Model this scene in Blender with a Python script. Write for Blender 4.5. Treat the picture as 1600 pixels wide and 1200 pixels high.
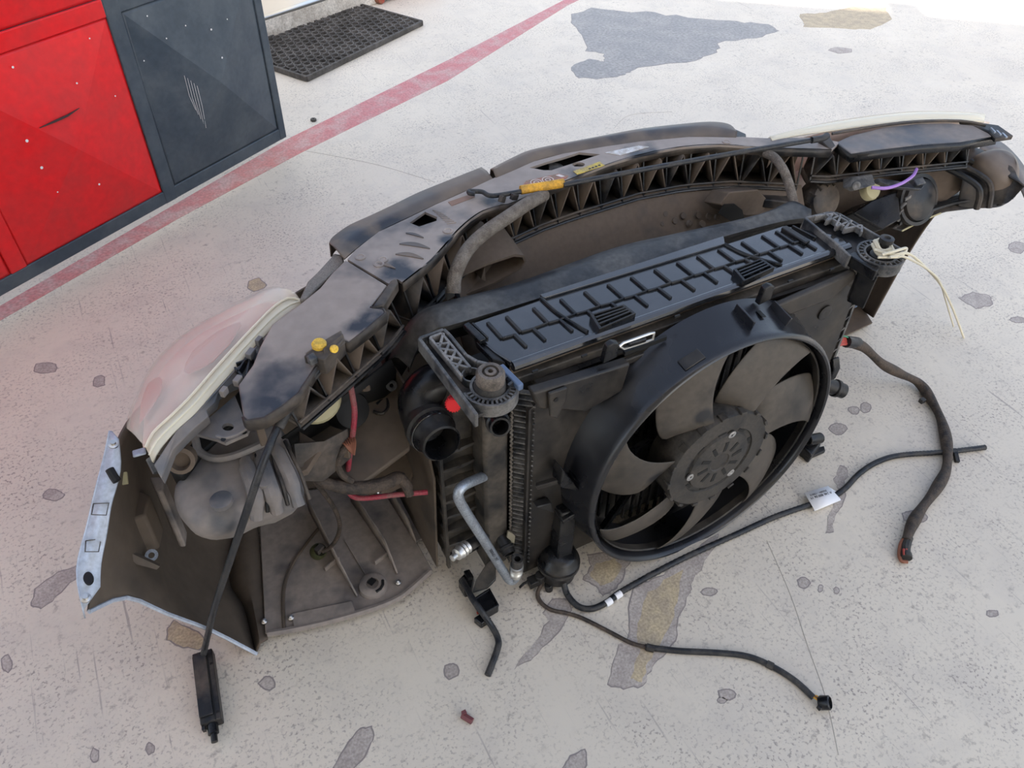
import bpy, math, random
from mathutils import Vector as V, Matrix
from mathutils.geometry import tessellate_polygon
random.seed(7)
for o in list(bpy.data.objects): bpy.data.objects.remove(o)
scene = bpy.context.scene
C = scene.collection
# ------------------------------------------------------------------ camera (frame: X across the car, Y to the car's front, Z up)
F = 1200.0; PITCH = math.radians(44.5); ROLL = math.radians(2.6); YAW = math.radians(30.0)
CAM = V((-0.441, -0.717, 1.35))
def _w2c(v): return V((v[0]*math.cos(YAW)+v[1]*math.sin(YAW), -v[0]*math.sin(YAW)+v[1]*math.cos(YAW), v[2]))
_f = V((0, math.cos(PITCH), -math.sin(PITCH))); _r = V((1, 0, 0)); _u = _r.cross(_f)
_r2 = _r*math.cos(ROLL)+_u*math.sin(ROLL); _u2 = _u*math.cos(ROLL)-_r*math.sin(ROLL)
FW, RT, UP = _w2c(_f), _w2c(_r2), _w2c(_u2)
cd = bpy.data.cameras.new('camera'); cam = bpy.data.objects.new('camera', cd); C.objects.link(cam)
cd.sensor_fit = 'HORIZONTAL'; cd.sensor_width = 36; cd.lens = F/1600*36; cd.clip_start = 0.02
cam.matrix_world = Matrix(((RT.x, UP.x, -FW.x, CAM.x), (RT.y, UP.y, -FW.y, CAM.y), (RT.z, UP.z, -FW.z, CAM.z), (0, 0, 0, 1)))
scene.camera = cam
# ------------------------------------------------------------------ sky, sun, exposure
w = bpy.data.worlds.new('sky'); scene.world = w; w.use_nodes = True
nt = w.node_tree; bg = nt.nodes['Background']
sk = nt.nodes.new('ShaderNodeTexSky'); sk.sky_type = 'NISHITA'; sk.sun_disc = False
sk.sun_elevation = math.radians(37); sk.sun_rotation = math.radians(200); sk.air_density = 1.0; sk.dust_density = 2.5; sk.ozone_density = 1.0
hs = nt.nodes.new('ShaderNodeHueSaturation'); hs.inputs['Saturation'].default_value = 0.68
nt.links.new(sk.outputs[0], hs.inputs['Color']); nt.links.new(hs.outputs[0], bg.inputs[0])
bg.inputs[1].default_value = 0.42
sd = bpy.data.lights.new('sun', 'SUN'); sd.energy = 12.0; sd.angle = math.radians(0.6); sd.color = (1, 0.95, 0.87)
sun = bpy.data.objects.new('sun', sd); C.objects.link(sun)
# sunlight travels away from the camera side, over the roof edge
_sh = _w2c(V((0.10, 0.995, 0))); SUN_EL = math.radians(37)
SD = V((_sh.x*math.cos(SUN_EL), _sh.y*math.cos(SUN_EL), -math.sin(SUN_EL)))
sun.rotation_euler = SD.to_track_quat('-Z', 'Y').to_euler(); sun.location = (0, -3, 8)
vs = scene.view_settings; vs.view_transform = 'Standard'; vs.look = 'None'; vs.gamma = 1.0; vs.use_curve_mapping = False
vs.exposure = 0.09
# ------------------------------------------------------------------ measuring helpers
def ray(u, v): return RT*((u-800)/F) - UP*((v-600)/F) + FW
def hit(u, v, n, d):
    r = ray(u, v); n = V(n); return CAM + r*((d-n.dot(CAM))/n.dot(r))
def Z(u, v, z): return hit(u, v, (0, 0, 1), z)
def Yp(u, v, y): return hit(u, v, (0, 1, 0), y)
def Xp(u, v, x): return hit(u, v, (1, 0, 0), x)
def K(u, v, d): return hit(u, v, (0, 1, -.05), d)          # plane of the leaning cooling pack
def pk(x, d, z): return V((x, d+.05*z, z))
def ZZ(*l): return [Z(*p) for p in l]
def cat(pts, n=6, closed=False):
    pts = [V(p) for p in pts]; m = len(pts); out = []
    rng = range(m if closed else m-1)
    for i in rng:
        if closed: a, b, c, d = pts[i-1], pts[i], pts[(i+1) % m], pts[(i+2) % m]
        else: a, b, c, d = pts[max(i-1, 0)], pts[i], pts[i+1], pts[min(i+2, m-1)]
        for k in range(n):
            t = k/n
            out.append(0.5*((2*b)+(c-a)*t+(2*a-5*b+4*c-d)*t*t+(3*b-a-3*c+d)*t**3))
    if not closed: out.append(pts[-1])
    return out
class MB:
    def __init__(s): s.v = []; s.f = []
    def add(s, vs_, fs):
        n = len(s.v); s.v += [V(p) for p in vs_]; s.f += [tuple(i+n for i in f) for f in fs]; return s
    def box(s, c, size, R=None):
        c = V(c); h = V(size)/2; R = R or Matrix.Identity(3)
        vs_ = [c+R@V((x*h.x, y*h.y, z*h.z)) for x in (-1, 1) for y in (-1, 1) for z in (-1, 1)]
        return s.add(vs_, [(0, 1, 3, 2), (4, 6, 7, 5), (0, 4, 5, 1), (2, 3, 7, 6), (0, 2, 6, 4), (1, 5, 7, 3)])
    def bar(s, p, q, w_, h, up=(0, 0, 1)):
        p, q = V(p), V(q); d = (q-p); L = d.length; x = d/L; up = V(up)
        y = up.cross(x)
        if y.length < 1e-4: y = V((1, 0, 0)).cross(x)
        y.normalize(); z = x.cross(y)
        R = Matrix((x, y, z)).transposed()
        return s.box((p+q)/2, (L, w_, h), R)
    def prism(s, poly, vec):
        poly = [V(p) for p in poly]; vec = V(vec); n = len(poly)
        fs = [tuple(range(n)), tuple(range(2*n-1, n-1, -1))]+[(i, i+n, (i+1) % n+n, (i+1) % n) for i in range(n)]
        return s.add(poly+[p+vec for p in poly], fs)
    def holed(s, outer, holes, vec):
        loops = [[V(p) for p in outer]]+[[V(p) for p in h] for h in holes]; vec = V(vec)
        tri = tessellate_polygon(loops); flat = [p for l in loops for p in l]; n = len(flat)
        fs = [tuple(t) for t in tri]+[tuple(i+n for i in reversed(t)) for t in tri]
        b = 0
        for l in loops:
            m = len(l); fs += [(b+i, b+i+n, b+(i+1) % m+n, b+(i+1) % m) for i in range(m)]; b += m
        return s.add(flat+[p+vec for p in flat], fs)
    def grid(s, rows, closed=False):
        m = len(rows[0]); vs_ = [p for r in rows for p in r]; fs = []
        for i in range(len(rows)-1):
            for j in range(m if closed else m-1):
                k = (j+1) % m; fs.append((i*m+j, i*m+k, (i+1)*m+k, (i+1)*m+j))
        return s.add(vs_, fs)
    def tube(s, pts, r, n=8, cap=True, sm=0):
        pts = cat(pts, sm) if sm else [V(p) for p in pts]; m = len(pts)
        if callable(r): rs = [r(i/(m-1)) for i in range(m)]
        elif isinstance(r, (list, tuple)): rs = [r[min(int(i/(m-1)*(len(r)-1)+.5), len(r)-1)] for i in range(m)]
        else: rs = [r]*m
        rows = []; up = None
        for i in range(m):
            t = (pts[min(i+1, m-1)]-pts[max(i-1, 0)]).normalized()
            if up is None: up = V((0, 0, 1)) if abs(t.z) < .9 else V((1, 0, 0))
            x = up.cross(t); x.normalize(); y = t.cross(x); up = y
            rows.append([pts[i]+(x*math.cos(2*math.pi*k/n)+y*math.sin(2*math.pi*k/n))*rs[i] for k in range(n)])
        b = len(s.v); s.grid(rows, True)
        if cap: s.f += [tuple(b+k for k in range(n-1, -1, -1)), tuple(b+(m-1)*n+k for k in range(n))]
        return s
    def lathe(s, prof, o, ax, n=24, a0=0, a1=360):
        o = V(o); ax = V(ax).normalized(); x = ax.orthogonal().normalized(); y = ax.cross(x)
        full = a1-a0 >= 360; m = n if full else n+1
        rows = [[o+ax*h+(x*math.cos(math.radians(a0+(a1-a0)*k/n))+y*math.sin(math.radians(a0+(a1-a0)*k/n)))*max(r, 1e-5) for k in range(m)] for r, h in prof]
        return s.grid(rows, full)
    def dome(s, poly, vec, prof):
        poly = [V(p) for p in poly]; vec = V(vec); c = sum(poly, V())/len(poly)
        rows = [[c+(p-c)*(1-i)+vec*h for p in poly] for i, h in prof]
        b = len(s.v); n = len(poly); s.grid(rows, True)
        s.f += [tuple(b+k for k in range(n-1, -1, -1)), tuple(b+(len(rows)-1)*n+k for k in range(n))]
        return s
BASE = {}
def part(name, mb, m, parent=None, base=None, bevel=0, solid=0, ang=35, kind=None, label=None, sub=0, seg=2):
    b = BASE[parent.name] if parent else V(base)
    me = bpy.data.meshes.new(name); me.from_pydata([tuple(p-b) for p in mb.v], [], mb.f)
    me.validate(); me.update()
    import bmesh
    bm = bmesh.new(); bm.from_mesh(me); bmesh.ops.remove_doubles(bm, verts=bm.verts, dist=1e-6)
    bmesh.ops.recalc_face_normals(bm, faces=bm.faces); bm.to_mesh(me); bm.free()
    me.polygons.foreach_set('use_smooth', [True]*len(me.polygons)); me.set_sharp_from_angle(angle=math.radians(ang))
    me.materials.append(m)
    o = bpy.data.objects.new(name, me); C.objects.link(o); BASE[o.name] = b
    if parent: o.parent = parent
    else: o.location = b
    if solid:
        md = o.modifiers.new('solid', 'SOLIDIFY'); md.thickness = abs(solid); md.offset = 1 if solid > 0 else -1
    if sub:
        md = o.modifiers.new('sub', 'SUBSURF'); md.levels = sub; md.render_levels = sub
    if bevel:
        md = o.modifiers.new('bevel', 'BEVEL'); md.width = bevel; md.segments = seg; md.limit_method = 'ANGLE'; md.angle_limit = math.radians(40)
    if kind: o['kind'] = kind
    if label: o['label'] = label
    return o
def thing(name, label, cat_, base, group=None):
    o = bpy.data.objects.new(name, None); C.objects.link(o); o.location = base; o.empty_display_size = .05
    BASE[o.name] = V(base); o['label'] = label; o['category'] = cat_
    if group: o['group'] = group
    return o
def solo(name, mb, m, label, cat_, base, group=None, **k):
    o = part(name, mb, m, None, base, **k); o['label'] = label; o['category'] = cat_
    if group: o['group'] = group
    return o
# ------------------------------------------------------------------ materials
def mat(name, col, rough=.5, metal=0, dust=None, amt=0, scale=12, bump=0, alpha=1, trans=0, spec=.34, drough=.75, fine=1.0, bscale=60, det=6, coat=0):
    m = bpy.data.materials.new(name); m.use_nodes = True; n = m.node_tree.nodes; l = m.node_tree.links
    b = n['Principled BSDF']; b.inputs['Base Color'].default_value = (*col, 1); b.inputs['Roughness'].default_value = rough
    b.inputs['Metallic'].default_value = metal; b.inputs['Alpha'].default_value = alpha
    b.inputs['Specular IOR Level'].default_value = spec; b.inputs['Transmission Weight'].default_value = trans
    if coat: b.inputs['Coat Weight'].default_value = coat; b.inputs['Coat Roughness'].default_value = .15
    tc = n.new('ShaderNodeNewGeometry')
    if dust:
        no = n.new('ShaderNodeTexNoise'); no.inputs['Scale'].default_value = scale; no.inputs['Detail'].default_value = det; no.inputs['Roughness'].default_value = .62
        l.new(tc.outputs['Position'], no.inputs['Vector'])
        r = n.new('ShaderNodeValToRGB'); r.color_ramp.elements[0].position = max(.0, .5-amt*.34-.06); r.color_ramp.elements[1].position = min(1, .74-amt*.44)
        e = r.color_ramp.elements; e[0].position, e[1].position = (.62-amt*.45), (.80-amt*.40)
        l.new(no.outputs[0], r.inputs[0])
        n2 = n.new('ShaderNodeTexNoise'); n2.inputs['Scale'].default_value = scale*9; n2.inputs['Detail'].default_value = 4; l.new(tc.outputs['Position'], n2.inputs['Vector'])
        mr = n.new('ShaderNodeMapRange'); mr.inputs[1].default_value = .3; mr.inputs[2].default_value = .7; mr.inputs[3].default_value = 1-.28*fine; mr.inputs[4].default_value = 1+.18*fine; l.new(n2.outputs[0], mr.inputs[0])
        mx = n.new('ShaderNodeMix'); mx.data_type = 'RGBA'; mx.inputs[6].default_value = (*col, 1); mx.inputs[7].default_value = (*dust, 1); l.new(r.outputs[0], mx.inputs[0])
        mu = n.new('ShaderNodeVectorMath'); mu.operation = 'SCALE'; l.new(mx.outputs[2], mu.inputs[0]); l.new(mr.outputs[0], mu.inputs['Scale']); l.new(mu.outputs[0], b.inputs['Base Color'])
        rr = n.new('ShaderNodeMapRange'); rr.inputs[3].default_value = rough; rr.inputs[4].default_value = drough; l.new(r.outputs[0], rr.inputs[0]); l.new(rr.outputs[0], b.inputs['Roughness'])
    if bump:
        n3 = n.new('ShaderNodeTexNoise'); n3.inputs['Scale'].default_value = bscale; n3.inputs['Detail'].default_value = 5; l.new(tc.outputs['Position'], n3.inputs['Vector'])
        bp = n.new('ShaderNodeBump'); bp.inputs['Strength'].default_value = bump; bp.inputs['Distance'].default_value = .003; l.new(n3.outputs[0], bp.inputs['Height']); l.new(bp.outputs[0], b.inputs['Normal'])
    return m
DUST = (.17, .135, .108); GDUST = (.15, .14, .135); BROWN = (.13, .098, .072)
M_black = mat('black_plastic', (.007, .0075, .009), .27, dust=(.03, .027, .024), amt=.35, scale=14, drough=.6)
M_blackd = mat('dusty_black_plastic', (.012, .013, .015), .38, dust=(.10, .08, .064), amt=.45, scale=9)
M_cover = mat('dusty_cover_plastic', (.03, .036, .048), .36, dust=(.285, .24, .21), amt=.76, scale=5.5, drough=.5, fine=.35, det=4)
M_lip = mat('dusty_lip_plastic', (.035, .04, .05), .38, dust=(.15, .118, .095), amt=.70, scale=4, drough=.55, fine=.4, det=3)
M_brown = mat('brown_dusty_plastic', (.06, .048, .04), .5, dust=(.115, .087, .066), amt=.92, scale=10, drough=.85, fine=.4, det=3)
M_bumper = mat('bumper_inside', (.05, .042, .036), .5, dust=(.10, .077, .058), amt=.85, scale=6, drough=.7, fine=.4, det=3)
M_tray = mat('dusty_grey_brown_tray', (.06, .06, .066), .5, dust=(.25, .215, .192), amt=.80, scale=9, drough=.75, fine=.5, det=3)
M_duct = mat('grey_dusty_duct', (.085, .095, .11), .4, dust=(.20, .176, .162), amt=.66, scale=8, drough=.65, fine=.4, det=3)
M_top = mat('glossy_black_top', (.011, .0115, .013), .16, dust=(.035, .036, .038), amt=.35, scale=8, drough=.26, coat=.8, spec=.6)
M_seal = mat('rubber_seal', (.028, .03, .033), .42, dust=(.10, .098, .094), amt=.5, scale=10, drough=.7)
M_shroud = mat('shroud_plastic', (.010, .0095, .010), .27, dust=(.042, .036, .030), amt=.5, scale=7, drough=.55)
M_ring = mat('fan_ring_plastic', (.009, .0095, .0125), .25, dust=(.018, .018, .020), amt=.4, scale=6, drough=.38, fine=.3, det=3, spec=.55)
M_blade = mat('fan_blade_plastic', (.022, .02, .018), .3, dust=(.075, .064, .053), amt=.72, scale=9, drough=.55, fine=.5)
M_hub = mat('fan_hub_plastic', (.014, .014, .014), .36, dust=(.05, .044, .038), amt=.6, scale=20, drough=.6)
M_core = mat('radiator_core', (.02, .02, .02), .6, dust=(.06, .052, .045), amt=.4, scale=15)
M_fin = mat('radiator_fins', (.19, .17, .145), .6, metal=.3, dust=(.09, .075, .06), amt=.5, scale=30)
M_tank = mat('side_tank_plastic', (.016, .016, .016), .38, dust=(.075, .063, .05), amt=.6, scale=12, drough=.7)
M_gdust = mat('grey_bracket_plastic', (.03, .032, .036), .4, dust=(.15, .143, .135), amt=.5, scale=25, drough=.7)
M_alu = mat('aluminium', (.38, .42, .47), .42, metal=.75, dust=(.30, .32, .35), amt=.5, scale=40, drough=.6)
M_alu2 = mat('crimped_aluminium', (.58, .57, .54), .33, metal=.85)
M_steel = mat('screw_steel', (.55, .54, .52), .3, metal=1)
M_rub = mat('rubber', (.014, .014, .015), .42, dust=(.06, .055, .05), amt=.45, scale=40)
M_cable = mat('black_cable', (.013, .015, .019), .35, dust=(.055, .052, .05), amt=.4, scale=50)
M_harn = mat('taped_harness', (.022, .018, .016), .6, dust=(.075, .056, .043), amt=.58, scale=45, bump=.6, bscale=220)
M_braid = mat('braided_sleeve', (.12, .10, .082), .85, dust=(.19, .165, .14), amt=.55, scale=60, bump=.9, bscale=380)
M_red = mat('red_plastic', (.62, .02, .025), .35)
M_redc = mat('dark_red_cable', (.28, .03, .05), .45, dust=(.22, .09, .085), amt=.4, scale=40)
M_wred = mat('wire_red', (.36, .06, .045), .5)
M_wbrown = mat('wire_brown', (.22, .085, .05), .5)
M_wgreen = mat('wire_green', (.05, .22, .13), .5)
M_wpurp = mat('wire_purple', (.32, .17, .48), .45)
M_string = mat('cream_string', (.62, .57, .44), .8, bump=.5, bscale=500)
M_yellow = mat('yellow_plastic', (.75, .47, .04), .45, dust=(.45, .30, .08), amt=.4, scale=40)
M_orange = mat('amber_grip', (.70, .36, .03), .5, dust=(.42, .24, .05), amt=.45, scale=35)
M_cream = mat('cream_cap', (.42, .38, .23), .6)
M_flange = mat('silver_flange', (.52, .58, .68), .4, metal=.2, dust=(.42, .46, .53), amt=.5, scale=18, drough=.55, fine=.5)
M_white = mat('white_label', (.78, .78, .80), .5)
M_silver = mat('silver_label', (.62, .62, .62), .45, dust=(.42, .39, .36), amt=.5, scale=60)
M_lab_y = mat('yellow_label', (.62, .46, .06), .5, dust=(.34, .27, .14), amt=.45, scale=40)
M_lab_r = mat('faded_red_label', (.36, .15, .11), .55, dust=(.25, .17, .13), amt=.55, scale=60)
M_ink = mat('ink', (.03, .03, .035), .6)
M_redprint = mat('red_print', (.62, .12, .12), .6)
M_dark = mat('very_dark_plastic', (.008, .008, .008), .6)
M_lens = mat('hazy_lens', (.88, .80, .70), .10, alpha=.30, spec=.7)
M_lensrim = mat('clear_lens_edge', (.86, .79, .62), .12, alpha=.6, spec=.6)
M_refl = mat('headlamp_reflector', (.55, .30, .26), .35, metal=.2, dust=(.60, .42, .36), amt=.55, scale=9)
M_refl2 = mat('headlamp_bezel', (.72, .60, .52), .3, metal=.2, dust=(.60, .40, .35), amt=.5, scale=8, drough=.4, fine=.2, det=2)
M_bluecon = mat('blue_grey_plastic', (.09, .13, .21), .4)

def wipe(m, blobs, col=(.028, .032, .042), rough=.36):
    # hand-wiped, dust-free areas of a dusty panel
    n = m.node_tree.nodes; l = m.node_tree.links; b = n['Principled BSDF']; g = n.new('ShaderNodeNewGeometry'); acc = None
    no = n.new('ShaderNodeTexNoise'); no.inputs['Scale'].default_value = 24; no.inputs['Detail'].default_value = 5; l.new(g.outputs['Position'], no.inputs['Vector'])
    for c, r, k in blobs:
        d = n.new('ShaderNodeVectorMath'); d.operation = 'DISTANCE'; l.new(g.outputs['Position'], d.inputs[0]); d.inputs[1].default_value = c
        mr = n.new('ShaderNodeMapRange'); mr.inputs[1].default_value = r*.25; mr.inputs[2].default_value = r; mr.inputs[3].default_value = k; mr.inputs[4].default_value = 0; l.new(d.outputs['Value'], mr.inputs[0])
        if acc is None: acc = mr.outputs[0]
        else:
            t = n.new('ShaderNodeMath'); t.operation = 'MAXIMUM'; l.new(acc, t.inputs[0]); l.new(mr.outputs[0], t.inputs[1]); acc = t.outputs[0]
    t = n.new('ShaderNodeMath'); t.operation = 'ADD'; l.new(acc, t.inputs[0]); l.new(no.outputs[0], t.inputs[1])
    q_ = n.new('ShaderNodeMapRange'); q_.inputs[1].default_value = .72; q_.inputs[2].default_value = 1.15; l.new(t.outputs[0], q_.inputs[0])
    old = b.inputs['Base Color'].links[0].from_socket; mx = n.new('ShaderNodeMix'); mx.data_type = 'RGBA'; l.new(q_.outputs[0], mx.inputs[0]); l.new(old, mx.inputs[6]); mx.inputs[7].default_value = (*col, 1); l.new(mx.outputs[2], b.inputs['Base Color'])
    old = b.inputs['Roughness'].links[0].from_socket; m2 = n.new('ShaderNodeMix'); l.new(q_.outputs[0], m2.inputs[0]); l.new(old, m2.inputs[2]); m2.inputs[3].default_value = rough; l.new(m2.outputs[0], b.inputs['Roughness'])
wipe(M_cover, [(Z(622, 425, .6), .05, .75), (Z(580, 498, .6), .055, .8), (Z(560, 505, .6), .04, .7), (Z(450, 600, .58), .075, .55), (Z(420, 635, .58), .06, .6), (Z(700, 375, .6), .035, .6), (Z(770, 318, .6), .04, .5), (Z(1010, 240, .6), .07, .6), (Z(900, 272, .6), .05, .45), (Z(660, 350, .6), .04, .5)])
wipe(M_lip, [(Z(560, 375, .6), .06, .7), (Z(610, 350, .6), .05, .7), (Z(1020, 205, .6), .06, .5), (Z(960, 215, .6), .05, .5)])
wipe(M_duct, [(Z(345, 785, .44), .05, .38), (Z(410, 740, .44), .05, .45), (Z(350, 825, .41), .05, .5), (Z(1440, 215, .6), .12, .5)], (.055, .065, .08))
wipe(M_blade, [(fb_, .03, .8) for fb_ in (V((.30, -.09, .40)), V((.325, -.09, .39)), V((.22, -.09, .28)))], (.02, .02, .022))
# ------------------------------------------------------------------ floor
def floor_mat():
    m = bpy.data.materials.new('painted_floor'); m.use_nodes = True; n = m.node_tree.nodes; l = m.node_tree.links; b = n['Principled BSDF']
    g = n.new('ShaderNodeNewGeometry')
    def noise(sc, det=6, ro=.6, vec=None, dist=0):
        t = n.new('ShaderNodeTexNoise'); t.inputs['Scale'].default_value = sc; t.inputs['Detail'].default_value = det; t.inputs['Roughness'].default_value = ro; t.inputs['Distortion'].default_value = dist
        l.new(vec or g.outputs['Position'], t.inputs['Vector']); return t.outputs[0]
    def ramp(x, a, b_, inv=False):
        r = n.new('ShaderNodeMapRange'); r.inputs[1].default_value = a; r.inputs[2].default_value = b_
        r.inputs[3].default_value = 1 if inv else 0; r.inputs[4].default_value = 0 if inv else 1; l.new(x, r.inputs[0]); return r.outputs[0]
    def mul(x, y):
        t = n.new('ShaderNodeMath'); t.operation = 'MULTIPLY'
        if isinstance(y, float): t.inputs[1].default_value = y
        else: l.new(y, t.inputs[1])
        l.new(x, t.inputs[0]); return t.outputs[0]
    def mix(f, a, c):
        t = n.new('ShaderNodeMix'); t.data_type = 'RGBA'; l.new(f, t.inputs[0])
        if isinstance(a, tuple): t.inputs[6].default_value = (*a, 1)
        else: l.new(a, t.inputs[6])
        t.inputs[7].default_value = (*c, 1); return t.outputs[2]
    def scratch(rot, sx, sy, sc):
        mp = n.new('ShaderNodeMapping'); mp.inputs['Rotation'].default_value = (0, 0, math.radians(rot)); mp.inputs['Scale'].default_value = (sx, sy, 1)
        l.new(g.outputs['Position'], mp.inputs['Vector']); return noise(sc, 3, .5, mp.outputs[0])
    col = mix(mul(ramp(noise(1.3, 5), .35, .7), .8), (.675, .61, .51), (.57, .515, .44))
    col = mix(mul(ramp(noise(6, 8, .7), .48, .75), .55), col, (.47, .43, .39))
    blot = mul(ramp(noise(45, 5, .7), .56, .68), ramp(noise(4, 4), .36, .58))
    col = mix(mul(blot, .75), col, (.30, .265, .235))
    speck = mul(ramp(noise(150, 3, .6), .545, .64), ramp(noise(5, 3), .35, .65))
    col = mix(mul(speck, .85), col, (.24, .21, .195))
    s1 = mul(ramp(scratch(62, 1, .035, 120), .665, .72), ramp(noise(2.2, 3), .42, .6))
    s2 = mul(ramp(scratch(-25, 1, .03, 90), .68, .73), ramp(noise(2.8, 3), .46, .62))
    s3 = mul(ramp(scratch(15, 1, .05, 150), .68, .74), ramp(noise(3.5, 3), .48, .62))
    for s_ in (s1, s2, s3): col = mix(mul(s_, .75), col, (.30, .27, .25))
    l.new(col, b.inputs['Base Color']); b.inputs['Specular IOR Level'].default_value = .28
    rr = n.new('ShaderNodeMapRange'); rr.inputs[3].default_value = .30; rr.inputs[4].default_value = .62; l.new(noise(9, 8, .7), rr.inputs[0]); l.new(rr.outputs[0], b.inputs['Roughness'])
    bp = n.new('ShaderNodeBump'); bp.inputs['Strength'].default_value = .25; bp.inputs['Distance'].default_value = .002; l.new(noise(60, 6, .7), bp.inputs['Height']); l.new(bp.outputs[0], b.inputs['Normal'])
    return m
def frame2(p): return _w2c(V(p))           # camera-aligned directions into the scene frame
fl = MB(); a_, b_ = _w2c(V((1, 0, 0))), _w2c(V((0, 1, 0)))
q = [CAM*0+a_*x+b_*y+V((CAM.x, CAM.y, 0)) for x, y in ((-30, -25), (30, -25), (30, 60), (-30, 60))]
fl.prism([p+V((0, 0, -.15)) for p in q], (0, 0, .15))
floor = part('floor', fl, floor_mat(), None, (0, 0, 0)); floor['kind'] = 'structure'
# painted red line
def paint_mat():
    return mat('worn_red_paint', (.50, .17, .17), .42, dust=(.50, .30, .28), amt=.42, scale=14, drough=.5)
up_e = [(-120, 548), (446, 219), (700, 94), (866, 8), (1000, -60)]; lo_e = [(-120, 570), (280, 341), (472, 238), (700, 126), (886, 9), (1030, -60)]
poly = [Z(u, v, 0) for u, v in up_e]+[Z(u, v, 0) for u, v in reversed(lo_e)]
part('painted_stripe', MB().prism(poly, (0, 0, .0006)), paint_mat(), floor, label='worn red line painted on the floor')
# bare patches where the paint has come off
M_bare = mat('bare_concrete', (.45, .40, .36), .6, dust=(.37, .325, .295), amt=.5, scale=25, drough=.7)
M_bareg = mat('bare_grey_concrete', (.27, .26, .25), .45, dust=(.34, .325, .31), amt=.42, scale=9, drough=.55)
M_stain = mat('tan_stain', (.50, .41, .27), .5, dust=(.40, .33, .24), amt=.5, scale=25, drough=.6)
M_rim = mat('dark_paint_edge', (.25, .22, .21), .6)
def jag(pts, amp, n=4):
    out = []
    m = len(pts)
    for i in range(m):
        a, b = pts[i], pts[(i+1) % m]; L = (b-a).length
        for k in range(n):
            p = a.lerp(b, k/n)
            if k: p = p+V((random.uniform(-1, 1), random.uniform(-1, 1), 0))*amp*L
            out.append(p)
    return out
def patch(px, m, z=.0004, amp=.07, name='bare_patch', rim=True):
    P = jag([Z(u, v, 0) for u, v in px], amp)
    if rim:
        c = sum(P, V())/len(P)
        part('paint_edge', MB().prism([c+(p-c)*(1+.003/max((p-c).length, .01)) for p in P], (0, 0, z*.6)), M_rim, floor)
    return part(name, MB().prism(P, (0, 0, z)), m, floor)
patch([(893, 22), (925, 12), (1010, 18), (1075, 28), (1150, 33), (1200, 38), (1217, 48), (1180, 60), (1120, 68), (1120, 82), (1085, 95), (1000, 105), (985, 113), (965, 120), (905, 122), (893, 105), (920, 92), (945, 96), (945, 84), (915, 80), (905, 50)], M_bareg, amp=.10)
patch([(950, 1068), (960, 1030), (985, 985), (983, 950), (990, 920), (1020, 905), (1075, 870), (1122, 835), (1118, 855), (1085, 900), (1075, 930), (1058, 965), (1055, 1000), (1040, 1020), (1020, 1040), (1005, 1070), (975, 1076)], M_bare)
patch([(985, 1060), (1000, 1020), (995, 990), (1002, 960), (1012, 925), (1050, 900), (1068, 890), (1060, 930), (1048, 975), (1030, 1010), (1012, 1035), (1003, 1066)], M_stain, .0006, name='tan_stain', rim=False)
patch([(912, 905), (925, 885), (918, 868), (950, 862), (985, 875), (972, 905), (960, 920), (942, 930), (932, 915)], M_bare)
patch([(922, 900), (932, 880), (960, 872), (972, 885), (955, 910), (938, 915)], M_stain, .0006, name='tan_stain', rim=False)
patch([(805, 1045), (835, 1005), (860, 970), (848, 960), (862, 938), (890, 938), (892, 955), (880, 975), (860, 1000), (835, 1025)], M_bare)
patch([(522, 1198), (540, 1170), (562, 1140), (580, 1136), (583, 1150), (572, 1175), (552, 1200), (530, 1215)], M_bare)
patch([(50, 945), (56, 920), (90, 895), (118, 885), (122, 900), (95, 925), (65, 950)], M_bare)
patch([(262, 985), (272, 970), (300, 985), (325, 1002), (310, 1015), (280, 1008), (262, 1000)], M_stain)
patch([(880, 1200), (892, 1182), (913, 1172), (915, 1195), (905, 1210)], M_bare)
patch([(1290, 832), (1297, 800), (1310, 765), (1302, 750), (1312, 728), (1323, 732), (1320, 760), (1315, 790), (1305, 805), (1303, 830)], M_bare)
patch([(1498, 465), (1520, 457), (1545, 462), (1550, 475), (1525, 482)], M_bare)
for (x, y, rx, ry) in ((70, 575, 18, 9), (155, 596, 9, 9), (82, 773, 16, 9), (400, 445, 14, 10), (1108, 925, 12, 6), (1255, 911, 9, 8), (1282, 920, 4, 5), (1307, 923, 4, 5), (1135, 1085, 13, 8), (1128, 1094, 7, 5), (1310, 670, 13, 8), (1335, 641, 9, 6), (1352, 637, 8, 7), (1590, 500, 12, 5), (418, 1068, 12, 9), (1430, 808, 22, 9), (1315, 79, 18, 5), (1590, 387, 14, 9), (148, 1180, 6, 10), (235, 1170, 6, 8), (705, 1048, 12, 12), (1550, 958, 9, 5), (10, 1037, 8, 12)):
    P = [(x+rx*math.cos(t)*random.uniform(.75, 1.15), y+ry*math.sin(t)*random.uniform(.75, 1.15)) for t in [k*math.pi/5 for k in range(10)]]
    patch(P, M_stain if (x, y) == (400, 445) else M_bare, amp=.05)
patch([(1250, 22), (1290, 20), (1330, 10), (1385, 12), (1394, 30), (1360, 46), (1310, 44), (1255, 42)], M_stain, name='tan_stain', rim=False)
# hairline cracks
M_crack = mat('crack', (.44, .40, .35), .8)
for pts in ([(452, 232), (500, 240), (590, 258), (680, 285)], [(1198, 845), (1235, 930), (1262, 1010), (1290, 1090), (1310, 1180)], [(960, 200), (985, 180), (1050, 175)]):
    part('crack', MB().tube([Z(u, v, -.0006) for u, v in pts], .0016, 4, sm=5), M_crack, floor)
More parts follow.
